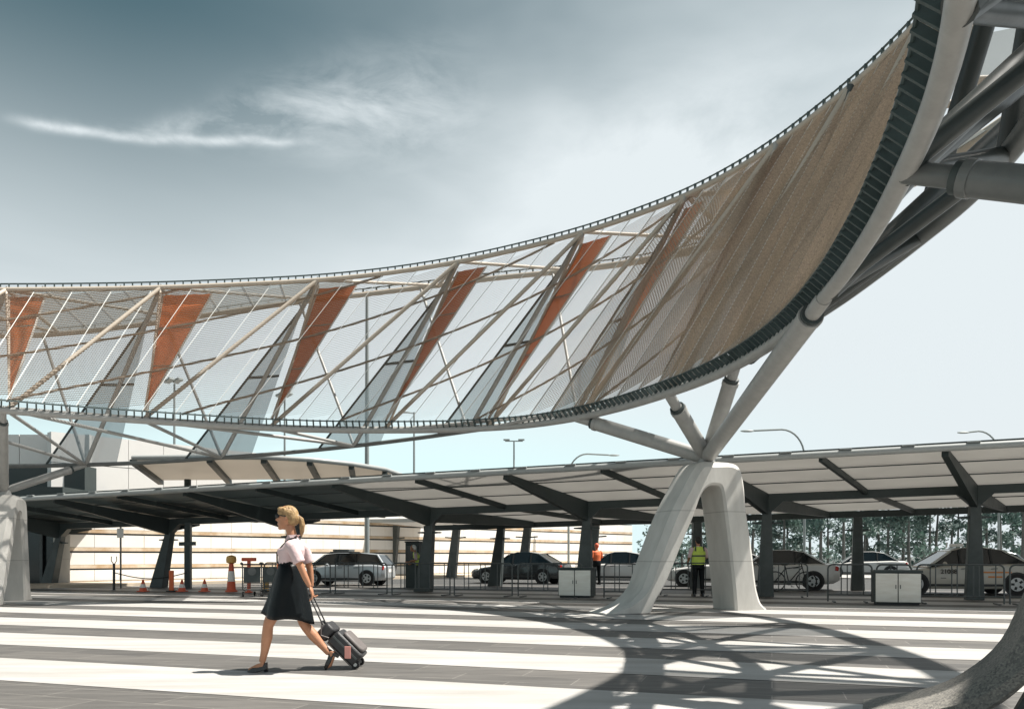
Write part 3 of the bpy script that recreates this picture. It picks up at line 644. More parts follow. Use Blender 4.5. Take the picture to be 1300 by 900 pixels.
MB().tube([(k*.12, 0, .62-.22*math.sin(math.pi*k/22)+0) for k in range(23)], .018, 6).build('chain', 'black', po)
po2 = thing('pole_sign', 'thin pole with small white sign plate against the wall', 'sign', (-14.7, 29.6, .009))
MB().tube([(0, 0, 0), (0, 0, 2.3)], .03, 8).build('pole', 'galv', po2, True); MB().box((-.12, -.05, 1.9), (.12, -.035, 2.25)).build('plate', 'cone_white', po2)

def trolley(label, loc, rz):
    o = thing('luggage_trolley', label, 'trolley', loc, rz, 'luggage trolleys behind the woman')
    for s in (-1, 1):
        MB().tube([(s*.27, .35, .16), (s*.27, -.28, .22), (s*.27, -.36, .95)], .018, 8, up=(1, 0, 0)).build('side_tube', 'galv', o, True)
        wl = MB().lathe([(.02, -.025), (.075, -.025), (.085, 0), (.075, .025), (.02, .025)], (s*.26, -.28, .085), 14, 'X').build('wheel', 'tyre', o, True)
        MB().lathe([(.035, -.028), (.035, .028)], (s*.26, -.28, .085), 10, 'X').build('hub', 'rim', wl)
    wl = MB().lathe([(.02, -.025), (.06, -.025), (.07, 0), (.06, .025), (.02, .025)], (0, .36, .07), 14, 'X').build('wheel', 'tyre', o, True)
    MB().tube([(-.27, -.36, .96), (.27, -.36, .96)], .022, 10).build('handle', 'black', o, True)
    for s in (-1, 1): MB().ellipsoid((s*.29, -.36, .99), .045, .045, .045, 10, 6).build('grip', 'black', o, True)
    MB().box((-.24, -.35, .42), (.24, -.31, .88)).build('ad_panel', 'steel_dark', o, bevel=.02)
    MB().lathe([(.0, -.002), (.12, -.002), (.12, .004), (.0, .004)], (0, -.375, .76), 18, 'Y').build('emblem', 'galv', o)
    MB().box((-.25, -.26, .20), (.25, .34, .215)).build('deck', 'galv', o)
    for k in range(3): MB().tube([(-.27, -.31+.0*k, .28+.06*k), (.27, -.31, .28+.06*k)], .01, 6).build('rung', 'galv', o)
trolley('luggage trolley with round emblem, nearest the red T-shaped post', (-7.75, 23.6, .009), R(12))
trolley('luggage trolley half hidden behind the walking woman', (-7.2, 23.75, .009), R(5))

# ------------------------------------------------------------------ vehicles
def car(label, loc, rz, paint, prof='sedan', L=4.5, H=1.45, W=1.75, group='vehicles at the kerb', extra=None):
    """front towards -x, built as lofted cross-sections"""
    o = thing('parked_car', label, 'car', loc, rz, group)
    if prof == 'van':
        ST_ = [(0, .30, .62, .70, .70), (.03, .22, .68, .82, .80), (.12, .20, .78, .90, .92), (.25, .19, .86, .98, .97), (.34, .18, .92, 1.0, 1.0), (.6, .18, .94, 1.0, 1.0), (.85, .19, .95, 1.0, 1.0), (.96, .24, .93, .97, .96), (1, .34, .86, .88, .84)]
        GH = [(.14, .88, .90), (.30, .93, 1.40), (.44, .94, 1.46), (.70, .95, 1.46), (.90, .95, 1.38), (.985, .93, .95)]
    elif prof == 'hatch':
        ST_ = [(0, .30, .60, .68, .70), (.03, .22, .66, .82, .80), (.12, .20, .75, .92, .92), (.27, .19, .84, .98, .97), (.36, .18, .90, 1.0, 1.0), (.6, .18, .92, 1.0, 1.0), (.85, .19, .95, 1.0, 1.0), (.96, .24, .93, .95, .94), (1, .34, .84, .84, .8)]
        GH = [(.24, .85, .87), (.40, .90, 1.36), (.52, .92, 1.45), (.72, .93, 1.44), (.88, .94, 1.28), (.97, .93, .95)]
    else:
        ST_ = [(0, .30, .58, .68, .70), (.03, .22, .64, .82, .80), (.12, .20, .72, .92, .92), (.29, .18, .84, .98, .97), (.38, .18, .90, 1.0, 1.0), (.6, .18, .92, 1.0, 1.0), (.82, .19, .96, 1.0, 1.0), (.95, .24, .95, .95, .94), (1, .36, .86, .84, .8)]
        GH = [(.27, .86, .88), (.42, .90, 1.34), (.50, .91, 1.44), (.62, .92, 1.45), (.74, .93, 1.36), (.89, .95, .97)]
    hs = H/1.46; rings = []
    for f_, zb, zt, wm, wt in ST_:
        x = (f_-.5)*L; a = W/2*wm; b = W/2*wt; zb *= hs; zt *= hs; zm = zb+(zt-zb)*.55
        rings.append([(x, -a*.92, zb), (x, -a, zb+.1), (x, -a, zm), (x, -b*.97, zt-.05), (x, -b*.86, zt), (x, b*.86, zt), (x, b*.97, zt-.05), (x, a, zm), (x, a, zb+.1), (x, a*.92, zb)])
    MB().loft(rings).build('body', paint, o, True, bevel=.02)
    rings = []; roof = []
    for f_, zb, zt in GH:
        x = (f_-.5)*L; b = W/2*.86; q = min(1, max(0, (zt-zb)/.5)); t = b-(b-W/2*.62)*q; zb *= hs; zt *= hs
        rings.append([(x, -b, zb-.02), (x, -t, zt), (x, t, zt), (x, b, zb-.02)]); roof.append((x, t, zt, b, zb))
    MB().loft(rings).build('glass', 'car_glass', o)
    rr = [[(x, -t-.012, z-.05), (x, -t*.9, z+.018), (x, t*.9, z+.018), (x, t+.012, z-.05)] for x, t, z, b, zb in roof[1:-1]]
    MB().loft(rr).build('roof', paint, o, True)
    for s in (-1, 1):
        for j, (k, kk) in enumerate(((0, 1), (4, 5))):
            x0, t0, z0, b0, q0 = roof[k]; x1, t1, z1, b1, q1 = roof[kk]
            MB().bar((x0, s*(b0 if k == 0 else t0+.006), (q0 if k == 0 else z0)), (x1, s*(t1+.006 if kk != 5 else b1), z1 if kk != 5 else q1), .07, .05).build('pillar', paint, o)
        for fx in (.47, .66):
            x = (fx-.5)*L; MB().bar((x, s*W/2*.875, .90*hs), (x, s*W/2*.655, 1.40*hs), .06, .03, up=(0, 1, 0)).build('pillar', 'black', o)
        for fx in (.19, .80):
            x = (fx-.5)*L; rw = .32*hs+.01
            MB().lathe([(rw+.045, -.02), (rw+.045, .012)], (x, s*W/2*.985, rw), 24, 'Y').build('wheel_arch', 'black', o)
            wl = MB().lathe([(rw*.6, -.1), (rw*.96, -.1), (rw, -.06), (rw, .06), (rw*.96, .1), (rw*.6, .1)], (x, s*(W/2-.085), rw), 24, 'Y').build('tyre', 'tyre', o, True)
            MB().lathe([(.0, -.03), (rw*.62, -.03), (rw*.66, .0), (rw*.62, .03), (0, .03)], (x, s*(W/2-.012), rw), 24, 'Y').build('rim', 'rim', wl, True)
            for q in range(5):
                a = q*2*math.pi/5; MB().bar((x+.08*math.cos(a+.6), s*(W/2+.024), rw+.08*math.sin(a+.6)), (x+rw*.52*math.cos(a+.6), s*(W/2+.024), rw+rw*.52*math.sin(a+.6)), .07, .012, up=(0, 1, 0)).build('spoke_gap', 'black', wl)
        MB().bar((-L*.47, s*W*.34, .60*hs), (-L*.40, s*W*.43, .66*hs), .10, .09).build('headlight', 'lamp_clear', o, bevel=.02)
        MB().bar((L*.49, s*W*.36, .74*hs), (L*.468, s*W*.455, .80*hs), .09, .16).build('tail_light', 'lamp_red', o, bevel=.02)
        MB().ellipsoid((-L*.5+L*.36, s*(W/2+.09), .95*hs), .06, .1, .07, 10, 6).build('mirror', paint, o, True)
        for fx in (.44, .62): MB().bar(((fx-.5)*L+.12, s*(W/2+.008), .80*hs), ((fx-.5)*L+.30, s*(W/2+.008), .81*hs), .02, .025, up=(0, 0, 1)).build('door_handle', 'galv', o)
        MB().bar((-.24*L, s*(W/2+.004), .30*hs), (.24*L, s*(W/2+.004), .30*hs), .015, .07).build('sill_trim', 'black', o)
    MB().bar((-L/2-.004, -W*.22, .42), (-L/2-.004, W*.22, .42), .03, .16).build('grille', 'black', o)
    MB().bar((L/2+.002, -W*.16, .60), (L/2+.002, W*.16, .60), .012, .12).build('number_plate', 'cone_white', o)
    if extra: extra(o, L, H, W)
    return o
def text(o, body, size, loc, rot, m):
    cu = bpy.data.curves.new('t', 'FONT'); cu.body = body; cu.size = size; cu.extrude = .002; cu.align_x = 'CENTER'; cu.offset = size*.02
    t = bpy.data.objects.new('t', cu); C.objects.link(t); dg = bpy.context.evaluated_depsgraph_get(); dg.update()
    me = bpy.data.meshes.new_from_object(t.evaluated_get(dg)); bpy.data.objects.remove(t)
    me.materials.clear(); me.materials.append(M[m]); q = bpy.data.objects.new('lettering', me); C.objects.link(q); q.parent = o; q.location = loc; q.rotation_euler = rot; return q
def rack(o, L, H, W):
    for s in (-1, 1): MB().tube([(-.15*L, s*W*.3, H+.05), (.1*L, s*W*.3, H+.05)], .02, 6).build('roof_rail', 'black', o)
    MB().box((-.5, -.35, H+.07), (.2, .35, H+.16)).build('roof_box', 'galv', o, bevel=.02)
def taxi_x(o, L, H, W):
    text(o, '21088', .19, (-.52, -W/2-.014, .66), (R(90), 0, 0), 'print_dark')
    for k, (x, w) in enumerate(((.55, .25), (.85, .35), (1.15, .22))): MB().bar((x-w/2, -W/2-.006, .70), (x+w/2, -W/2-.006, .70), .004, .045).build('stripe_mark', 'print_orange', o)
    MB().bar((.60, -W/2-.006, .56), (1.0, -W/2-.006, .56), .004, .05).build('stripe_mark', 'print_orange', o)
    MB().bar((-.75, -W/2-.006, .52), (-.6, -W/2-.006, .52), .004, .02).build('stripe_mark', 'print_dark', o)
    for x in (-.35, .25): MB().tube([(x, -.2, H+.0), (x+.02, -.2, H+.16)], .025, 6).build('roof_fin', 'cone_white', o)
    MB().box((-.1, -.3, H+.02), (.12, .3, H+.12)).build('roof_sign', 'cone_white', o, bevel=.02)
car('silver hatchback van with roof box parked by the white wall', (-6.9, 33.0, .02), R(-9), 'car_silver', 'van', 3.75, 1.32, 1.6, extra=rack)
car('black car parked between two slanted columns, left of the steel cabinet', (.4, 35.2, .02), R(-20), 'car_black', 'sedan', 4.3, 1.38)
car('white car with black windows beside the person in orange', (4.7, 35.5, .02), R(-16), 'car_white', 'sedan', 4.3, 1.4)
car('white car seen through the middle pylon behind the man in the vest', (8.2, 31.5, .02), R(-18), 'car_white', 'hatch', 3.9, 1.4)
car('white car with red tail lights behind the bicycle', (9.6, 28.9, .02), R(-18), 'car_white', 'sedan', 4.4, 1.42)
car('pale taxi with number on its door, behind the right barriers', (14.2, 25.2, .02), R(-10), 'car_taxi', 'sedan', 4.7, 1.47, 1.8, extra=taxi_x)
car('far white car parked under the trees between the right columns', (19.3, 43.5, .02), R(-18), 'car_white', 'sedan', 4.5, 1.45)
car('far silver car parked under the trees at the right edge', (26.2, 44, .02), R(-18), 'car_silver', 'hatch', 4.1, 1.5)

# bicycle
bi = thing('bicycle', 'dark bicycle leaning beside the column in front of the white car', 'bicycle', (9.55, 27.0, .009), R(-18))
for x in (-.5, .5):
    w_ = MB(); w_.tube([(x+.33*math.cos(a*2*math.pi/28), 0, .345+.33*math.sin(a*2*math.pi/28)) for a in range(29)], .02, 8, up=(0, 1, 0)); wo = w_.build('wheel', 'tyre', bi, True)
    sp = MB()
    for k in range(8): a = k*math.pi/8; sp.tube([(x-.31*math.cos(a), 0, .345-.31*math.sin(a)), (x+.31*math.cos(a), 0, .345+.31*math.sin(a))], .003, 4)
    sp.build('spokes', 'galv', wo)
fr = MB()
for a, b in (((-.5, 0, .345), (-.06, 0, .30)), ((-.5, 0, .345), (-.16, 0, .80)), ((-.06, 0, .30), (-.18, 0, .88)), ((-.06, 0, .30), (.36, 0, .82)), ((-.15, 0, .78), (.35, 0, .86)), ((.34, 0, .95), (.5, 0, .345))): fr.tube([a, b], .018, 8)
fr.build('frame', 'black', bi, True)
MB().tube([(.34, -.28, 1.0), (.34, 0, .97), (.34, .28, 1.0)], .016, 8).build('handlebar', 'black', bi, True)
MB().ellipsoid((-.2, 0, .92), .13, .07, .035, 12, 6).build('saddle', 'black', bi, True)
MB().lathe([(.0, -.01), (.09, -.01), (.09, .01), (0, .01)], (-.06, -.03, .30), 16, 'Y').build('chainring', 'galv', bi)
MB().bar((-.06, -.06, .30), (.05, -.06, .17), .02, .02).build('crank', 'galv', bi); MB().bar((.0, -.12, .165), (.1, -.12, .165), .06, .02).build('pedal', 'black', bi)

# dark booth
bo = thing('dark_booth', 'dark upright booth behind the slanted column, beside a person in a vest', 'booth', (-3.75, 30.2, .009), R(-18))
MB().box((-.28, -.2, 0), (.28, .3, 1.72)).build('body', 'steel_dark', bo, bevel=.015); MB().box((-.22, -.215, .9), (.22, -.203, 1.6)).build('screen', 'car_glass', bo); MB().box((-.3, -.22, 1.722), (.3, .32, 1.78)).build('cap', 'black', bo)

# ------------------------------------------------------------------ lamps
def mast(label, x, y, h, kind, arm=0, group='street lamps beyond the shelter'):
    o = thing('street_lamp', label, 'street lamp', (x, y, 0), 0, group)
    if kind == 'curve':
        s = 1 if arm > 0 else -1; P = [(0, 0, 0), (0, 0, h-1.6)]
        for k in range(1, 9): a = k*math.pi/16; P.append((s*1.3*(1-math.cos(a)), 0, h-1.6+1.55*math.sin(a)))
        P.append((arm, 0, h-.12)); MB().tube(P, [.085, .07]+[.055]*(len(P)-2), 8, up=(0, 1, 0)).build('pole', 'lamp_pole', o, True)
        MB().ellipsoid((arm+s*.35, 0, h-.14), .42, .14, .07, 12, 6).build('lamp_head', 'lamp_pole', o, True)
    else:
        MB().tube([(0, 0, 0), (0, 0, h)], [.14, .075], 10).build('pole', 'lamp_pole', o, True)
        if kind == 'T':
            MB().bar((-.9, 0, h), (.9, 0, h), .1, .1).build('crossbar', 'lamp_pole', o)
            for s in (-1, 1): MB().box((s*.75-.32, -.2, h+.06), (s*.75+.32, .2, h+.2)).build('lamp_head', 'lamp_pole', o, bevel=.03)
        elif kind == 'flood':
            for s in (-1, 1): MB().bar((s*.35-.3, 0, h+.1), (s*.35+.3, -.3, h+.35), .5, .2).build('lamp_head', 'lamp_pole', o, bevel=.03)
        elif kind == 'arm':
            MB().tube([(0, 0, h-.1), (arm, 0, h)], .05, 8).build('arm', 'lamp_pole', o); MB().ellipsoid((arm, 0, h), .55, .16, .09, 12, 6).build('lamp_head', 'lamp_pole', o, True)
mast('tall plain mast rising behind the third orange triangle', -7.55, 41, 15.0, 'plain')
mast('floodlight mast seen through the mesh beside the second orange triangle', -27, 63, 15.0, 'flood')
mast('floodlight mast seen through the mesh below the third orange triangle', -20.2, 70, 15.3, 'flood')
mast('street lamp with short arm above the raised canopy', -8.7, 70, 14.0, 'arm', -.9)
mast('street lamp with T-shaped head left of the middle pylon', .2, 80, 12.9, 'T')
mast('street lamp with long curved arm left of the middle pylon', 3.95, 55, 8.4, 'curve', 2.8)
mast('street lamp with long curved arm right of the middle pylon', 16.7, 45, 8.5, 'curve', -2.9)
mast('street lamp with curved arm over the right end of the shelter', 30.9, 50, 9.2, 'curve', -1.9)

# ------------------------------------------------------------------ trees
M['bark'] = mat('bark', (.10, .105, .10), .9, vary=.5, vscale=6, bump=.3, bscale=20)  # paled so the trunks carry distance haze in their colour
M['leaf_a'] = translucent('leaf_a', (.060, .105, .10), (.05, .10, .08), .3, .0, .6)  # pale teal foliage: haze over the far trees put into the colour
M['leaf_b'] = translucent('leaf_b', (.085, .135, .125), (.07, .13, .10), .3, .0, .6)  # paler foliage, haze likewise mixed into the colour
def tree_mesh(seed, h, kind):
    rn = random.Random(seed); tr = MB(); cr = MB()
    lean = rn.uniform(-.25, .25); top = Vector((lean, rn.uniform(-.2, .2), h))
    path = [Vector((0, 0, -.05)), Vector((lean*.3+rn.uniform(-.08, .08), 0, h*.35)), Vector((lean*.7, 0, h*.7)), top]
    tr.tube(path, [.14, .105, .07, .02], 8); clumps = []
    for k in range(8 if kind else 11):
        f = rn.uniform(.42 if kind else .22, 1.0); base = path[1].lerp(path[2], (f-.35)/.35) if f < .7 else path[2].lerp(top, (f-.7)/.3)
        a = rn.uniform(0, 6.28); ln = (1.25-f)*rn.uniform(.9, 1.9)*(1 if kind else 1.25)
        tip = base+Vector((math.cos(a)*ln, math.sin(a)*ln, rn.uniform(.0, .6)))
        tr.tube([base, base.lerp(tip, .55)+Vector((0, 0, .08)), tip], [.035, .025, .01], 5); clumps += [(tip, rn.uniform(.35, 1.0)), (base.lerp(tip, .6), rn.uniform(.25, .55))]
    clumps.append((top, .55))
    for c, r in clumps:
        for k in range(int(130*r**1.6)+8):
            d = Vector((rn.gauss(0, 1), rn.gauss(0, 1), rn.gauss(0, .62))); p = c+d.normalized()*r*rn.random()**.45
            s = rn.uniform(.10, .21); a = Vector((rn.uniform(-1, 1), rn.uniform(-1, 1), rn.uniform(-1, 1))).normalized(); b = a.orthogonal().normalized()
            cr.quad(p-a*s, p-b*s*.5, p+a*s, p+b*s*.5)
    return tr.mesh('trunk', True), cr.mesh('crown')
TV = [tree_mesh(s, h, k) for s, h, k in ((1, 7.6, 1), (2, 7.0, 1), (3, 6.2, 0), (4, 7.9, 1), (5, 5.4, 0))]
for n, (t, c) in enumerate(TV): t.materials.append(M['bark']); c.materials.append(M['leaf_a' if n % 2 else 'leaf_b'])
rt = random.Random(21); nt = 0
where = ['seen through the middle pylon', 'in the gap right of the middle pylon', 'between the right columns above the taxi', 'at the right edge beyond the last column']
cnt = {}
ORD = 'first second third fourth fifth sixth seventh eighth ninth tenth'.split()
for k in range(38):
    t = .20+.47*k/37+rt.uniform(-.006, .006); Y = rt.uniform(50, 68); n = rt.randrange(5); s = rt.uniform(.80, 1.0)
    px = t*1000+650; w = where[0] if px < 905 else where[1] if px < 1035 else where[2] if px < 1240 else where[3]
    kind = ('tall slim pine', 'slim dark pine', 'broad leafy tree', 'tallest thin pine', 'low bushy tree')[n]
    cnt[kind+w] = cnt.get(kind+w, 0)+1
    o = thing('pine_tree', ORD[cnt[kind+w]-1]+' '+kind+' from the left '+w, 'tree', (t*Y, Y, 0), rt.uniform(0, 6.28), 'trees beyond the shelter', s)
    for nm, me in zip(('trunk', 'crown'), TV[n]): q = bpy.data.objects.new(nm, me); C.objects.link(q); q.parent = o
hed = MB(); rn = random.Random(4)
for k in range(5200):
    t = rn.uniform(.16, .75); Y = rn.uniform(66, 74); p = Vector((t*Y, Y, abs(rn.gauss(0, 1.1)))); s = rn.uniform(.12, .28)
    a = Vector((rn.uniform(-1, 1), rn.uniform(-1, 1), rn.uniform(-1, 1))).normalized(); b = a.orthogonal().normalized(); hed.quad(p-a*s, p-b*s*.6, p+a*s, p+b*s*.6)
o = hed.build('undergrowth', 'leaf_a'); o['kind'] = 'stuff'; o['label'] = 'tangled undergrowth below the far trees'; o['category'] = 'shrubs'
structure(MB().quad((-60, 45, .004), (120, 40, .004), (120, 90, .004), (-60, 90, .004)).build('far_pavement', 'white_paving'))
# ------------------------------------------------------------------ people
M['skin'] = mat('skin', (.42, .20, .11), .5, vary=.35, vscale=9, alt=(.30, .125, .065))
M['shirt'] = mat('shirt', (.60, .46, .46), .75, vary=.35, vscale=7, alt=(.46, .32, .33), bump=.4, bscale=16)
M['skirt'] = mat('skirt', (.005, .007, .008), .38, vary=.4, vscale=7, bump=.35, bscale=10, spec=.15)
M['hair'] = mat('hair', (.44, .29, .13), .5, vary=.9, vscale=42, alt=(.17, .09, .035), bump=.9, bscale=60, stretch=(1, 1, .35))
M['hair_dark'] = mat('hair_dark', (.02, .017, .015), .6, vary=.4, vscale=30)
M['shoe'] = mat('shoe', (.012, .012, .013), .25, vary=.2)
M['vest'] = mat('vest', (.52, .66, .10), .6, vary=.25, vscale=8)
M['vest_tape'] = mat('vest_tape', (.62, .64, .60), .35, vary=.15)
M['case'] = mat('case', (.030, .030, .032), .5, vary=.5, vscale=12, bump=.2, bscale=60)
M['case_grey'] = mat('case_grey', (.13, .115, .11), .55, vary=.4, vscale=10)
M['pink'] = mat('pink', (.75, .33, .28), .6, vary=.2)
def fuse(mb, name, m, parent, vox=.008, smooth_it=6):
    me = mb.mesh(name); t = bpy.data.objects.new('tmp', me); C.objects.link(t)
    r = t.modifiers.new('r', 'REMESH'); r.mode = 'VOXEL'; r.voxel_size = vox
    s = t.modifiers.new('s', 'SMOOTH'); s.factor = .5; s.iterations = smooth_it
    dg = bpy.context.evaluated_depsgraph_get(); dg.update(); out = bpy.data.meshes.new_from_object(t.evaluated_get(dg)); bpy.data.objects.remove(t)
    for p in out.polygons: p.use_smooth = True
    out.name = name; out.materials.clear(); out.materials.append(M[m]); o = bpy.data.objects.new(name, out); C.objects.link(o); o.parent = parent; return o
def ell(c, rx, ry, tilt=0, n=16):
    """horizontal elliptical ring, tilted about y"""
    c = Vector(c); return [c+Vector((rx*math.cos(a)*math.cos(tilt), ry*math.sin(a), rx*math.cos(a)*math.sin(tilt))) for a in [2*math.pi*k/n for k in range(n)]]
def limb(mb, pts, rad): mb.tube(pts, rad, 12)
def hand(mb, wrist, d, curl, side):
    """palm plus five fingers along d, curling towards -side"""
    w = Vector(wrist); d = Vector(d).normalized(); sd = Vector(side).normalized(); sd = (sd-d*d.dot(sd)).normalized(); fw = d.cross(sd)
    rot = Matrix((fw, sd, d)).transposed(); mb.ellipsoid(w+d*.045, .042, .017, .058, 12, 8, rot)
    for k, ln in enumerate((.068, .078, .074, .058)):
        b = w+d*.085+fw*(-.030+.020*k); p1 = b+d*ln*.5*math.cos(curl*.5)-sd*ln*.5*math.sin(curl*.5); p2 = p1+d*ln*.5*math.cos(curl*1.3)-sd*ln*.5*math.sin(curl*1.3)
        mb.tube([b-d*.02, b, p1, p2], [.0095, .0095, .0088, .0068], 8)
    t0 = w+d*.03-fw*.032; t1 = t0+d*.035-fw*.025-sd*.012; mb.tube([t0+fw*.015, t0, t1, t1+d*.028-sd*.010], [.011, .011, .010, .0075], 8)
def head_shape(mb, c, face, tilt=0.0):
    """face: unit horizontal direction the face looks"""
    f = Vector(face).normalized(); sd = Vector((-f.y, f.x, 0)); up = Vector((0, 0, 1)); rot = Matrix((f, sd, up)).transposed(); c = Vector(c)
    mb.ellipsoid(c+up*.022, .098, .077, .108, 16, 12, rot)                  # cranium
    mb.ellipsoid(c+f*.035-up*.055, .058, .055, .070, 14, 9, rot)            # jaw
    mb.ellipsoid(c+f*.072-up*.108, .024, .028, .020, 10, 6, rot)            # chin
    mb.tube([c+f*.088+up*.018, c+f*.112-up*.022, c+f*.092-up*.034], [.008, .0155, .010], 8)   # nose
    mb.ellipsoid(c+f*.088-up*.062, .016, .026, .008, 10, 6, rot); mb.ellipsoid(c+f*.086-up*.074, .014, .022, .008, 10, 6, rot)   # lips
    mb.ellipsoid(c+f*.083+up*.034, .016, .05, .010, 10, 6, rot)              # brow
    for s in (-1, 1): mb.ellipsoid(c-f*.006+sd*s*.077-up*.012, .018, .010, .031, 10, 6, rot)   # ears

# --- woman walking (to -x) with a trolley case
wx, wy = -2.279, 8.288
wm = thing('person', 'woman in pink blouse and black skirt striding left, pulling a black trolley case', 'person', (wx, wy, .008))
b = MB(); F = Vector((-1, 0, 0))
HC = Vector((-.088, 0, 1.607))
head_shape(b, HC, F)
limb(b, [(-.012, 0, 1.34), (-.035, 0, 1.42), (-.062, 0, 1.53)], [.062, .051, .050])
b.loft([ell((-.045, 0, .86), .115, .165), ell((-.05, 0, .97), .125, .175), ell((-.045, 0, 1.10), .098, .130), ell((-.035, 0, 1.20), .112, .145), ell((-.025, 0, 1.28), .108, .165), ell((-.012, 0, 1.345), .07, .13), ell((-.012, 0, 1.385), .05, .06)])
NS, FS = -1, 1                                                     # near side is -y
limb(b, [(-.06, -.085, .92), (-.155, -.085, .72), (-.252, -.085, .505), (-.262, -.085, .47), (-.272, -.085, .36), (-.30, -.085, .20), (-.323, -.085, .105)], [.092, .080, .058, .054, .058, .040, .034])
limb(b, [(-.04, .085, .92), (.015, .085, .70), (.070, .085, .49), (.09, .085, .455), (.165, .085, .365), (.265, .085, .25), (.335, .085, .175)], [.092, .080, .058, .054, .058, .040, .034])
b.loft([[Vector(p) for p in r] for r in ([(-.30, -.115, .10), (-.30, -.055, .10), (-.30, -.055, .05), (-.30, -.115, .05)], [(-.37, -.12, .085), (-.37, -.05, .085), (-.37, -.05, .02), (-.37, -.12, .02)], [(-.46, -.115, .04), (-.46, -.06, .04), (-.46, -.06, .012), (-.46, -.115, .012)])])
b.tube([(.365, .085, .20), (.362, .085, .13), (.335, .085, .05), (.30, .085, .022)], [.036, .036, .033, .02], 10)
# near arm swings back, far arm holds the handle
limb(b, [(-.015, -.15, 1.315), (.035, -.205, 1.28), (.085, -.225, 1.17), (.128, -.232, 1.075), (.168, -.23, .98), (.207, -.222, .895)], [.05, .048, .041, .036, .033, .024])
hand(b, (.212, -.221, .885), (.30, .02, -.95), 1.0, (1, .1, .2))
limb(b, [(-.005, .15, 1.315), (.04, .20, 1.28), (.07, .225, 1.16), (.092, .24, 1.06), (.10, .245, .96), (.106, .245, .875)], [.05, .048, .041, .036, .033, .024])
hand(b, (.107, .245, .865), (.12, 0, -1), 1.7, (-1, -.2, 0))
fuse(b, 'body', 'skin', wm, .0075, 5)
# blouse
s = MB()
s.loft([ell((-.045, 0, 1.085), .118, .15), ell((-.05, 0, 1.125), .125, .158), ell((-.042, 0, 1.20), .128, .165), ell((-.035, 0, 1.27), .127, .180), ell((-.018, 0, 1.335), .088, .155), ell((-.014, 0, 1.375), .062, .085), ell((-.02, 0, 1.405), .058, .062)])
s.ellipsoid((-.125, -.06, 1.245), .05, .06, .06, 12, 8); s.ellipsoid((-.125, .06, 1.245), .05, .06, .06, 12, 8)
limb(s, [(-.02, -.13, 1.315), (.032, -.20, 1.285), (.075, -.222, 1.20), (.105, -.23, 1.135)], [.066, .064, .062, .064])
limb(s, [(-.01, .13, 1.315), (.035, .20, 1.285), (.065, .222, 1.20), (.085, .232, 1.135)], [.066, .064, .062, .064])
sh = fuse(s, 'blouse', 'shirt', wm, .009, 3)
cl = MB()
for sgn in (-1, 1): cl.poly([(-.055, sgn*.058, 1.425), (.03, sgn*.07, 1.43), (-.02, sgn*.085, 1.378), (-.088, sgn*.045, 1.365)]); cl.poly([(-.055, sgn*.058, 1.425), (-.088, sgn*.045, 1.365), (-.085, sgn*.005, 1.40)])
co = cl.build('collar', 'shirt', wm); md = co.modifiers.new('s', 'SOLIDIFY'); md.thickness = .008
# skirt: flared, slanted hem, folds
sk_ = []
for j in range(15):
    f_ = j/14; z = 1.135-.58*f_; n = 44; ring_ = []
    cx = -.045+(-.075+.045)*f_; rx = .120+(.255-.120)*(f_**1.05); ry = .152+(.225-.152)*f_**.7
    if f_ < .3: ry += .03*math.sin(f_/.3*math.pi/2)
    else: ry += .03
    for k in range(n):
        a = 2*math.pi*k/n; fold = 1+.075*f_*f_*math.sin(a*6+.7)+.03*f_*math.sin(a*11+2)+.012*math.sin(a*5+f_*9)
        x = cx+rx*math.cos(a)*fold; y = ry*math.sin(a)*fold; ring_.append((x, y, z-.045*f_*(x-cx)/.27-.02*f_*math.cos(a*3)))
    sk_.append(ring_)
so_ = MB().loft(sk_, cap=False).build('skirt', 'skirt', wm, True); md = so_.modifiers.new('s', 'SOLIDIFY'); md.thickness = .008
MB().loft([ell((-.045, 0, 1.120), .129, .160, n=24), ell((-.045, 0, 1.148), .127, .157, n=24)]).build('waistband', 'skirt', wm, True)
# hair with ponytail
h = MB(); rot = Matrix.Rotation(R(18), 3, 'Y')
h.ellipsoid(HC+Vector((.020, 0, .034)), .102, .083, .098, 18, 12, rot); h.ellipsoid(HC+Vector((.062, 0, -.006)), .072, .078, .084, 14, 10); h.ellipsoid(HC+Vector((-.048, 0, .092)), .054, .062, .026, 12, 8)
for sgn in (-1, 1): h.ellipsoid(HC+Vector((-.022, sgn*.066, .055)), .062, .022, .050, 12, 8)
h.tube([HC+Vector((.115, 0, .012)), HC+Vector((.148, 0, -.015)), HC+Vector((.160, 0, -.075)), HC+Vector((.158, 0, -.145)), HC+Vector((.150, 0, -.20))], [.022, .028, .030, .024, .006], 12)
fuse(h, 'hair', 'hair', wm, .007, 3)
MB().lathe([(.022, -.012), (.03, 0), (.022, .012)], HC+Vector((.118, 0, .010)), 12, 'X').build('hair_tie', 'black', wm)
g_ = MB()
for sgn in (-1, 1):
    g_.ellipsoid(HC+Vector((-.100, sgn*.034, .016)), .010, .032, .024, 14, 8); g_.tube([HC+Vector((-.094, sgn*.064, .022)), HC+Vector((-.04, sgn*.084, .020)), HC+Vector((.01, sgn*.086, .012))], .0055, 6)
    g_.ellipsoid(HC+Vector((-.085, sgn*.058, .016)), .018, .012, .022, 10, 6)
g_.bar(HC+Vector((-.106, -.012, .022)), HC+Vector((-.106, .012, .022)), .008, .008); g_.build('sunglasses', 'black', wm, True)
MB().tube([(.035, -.05, 1.41), (-.045, -.095, 1.375), (-.11, -.098, 1.31), (-.168, -.085, 1.24), (-.172, -.07, 1.15), (-.150, -.05, 1.10)], .009, 6).build('lanyard', 'black', wm, True)
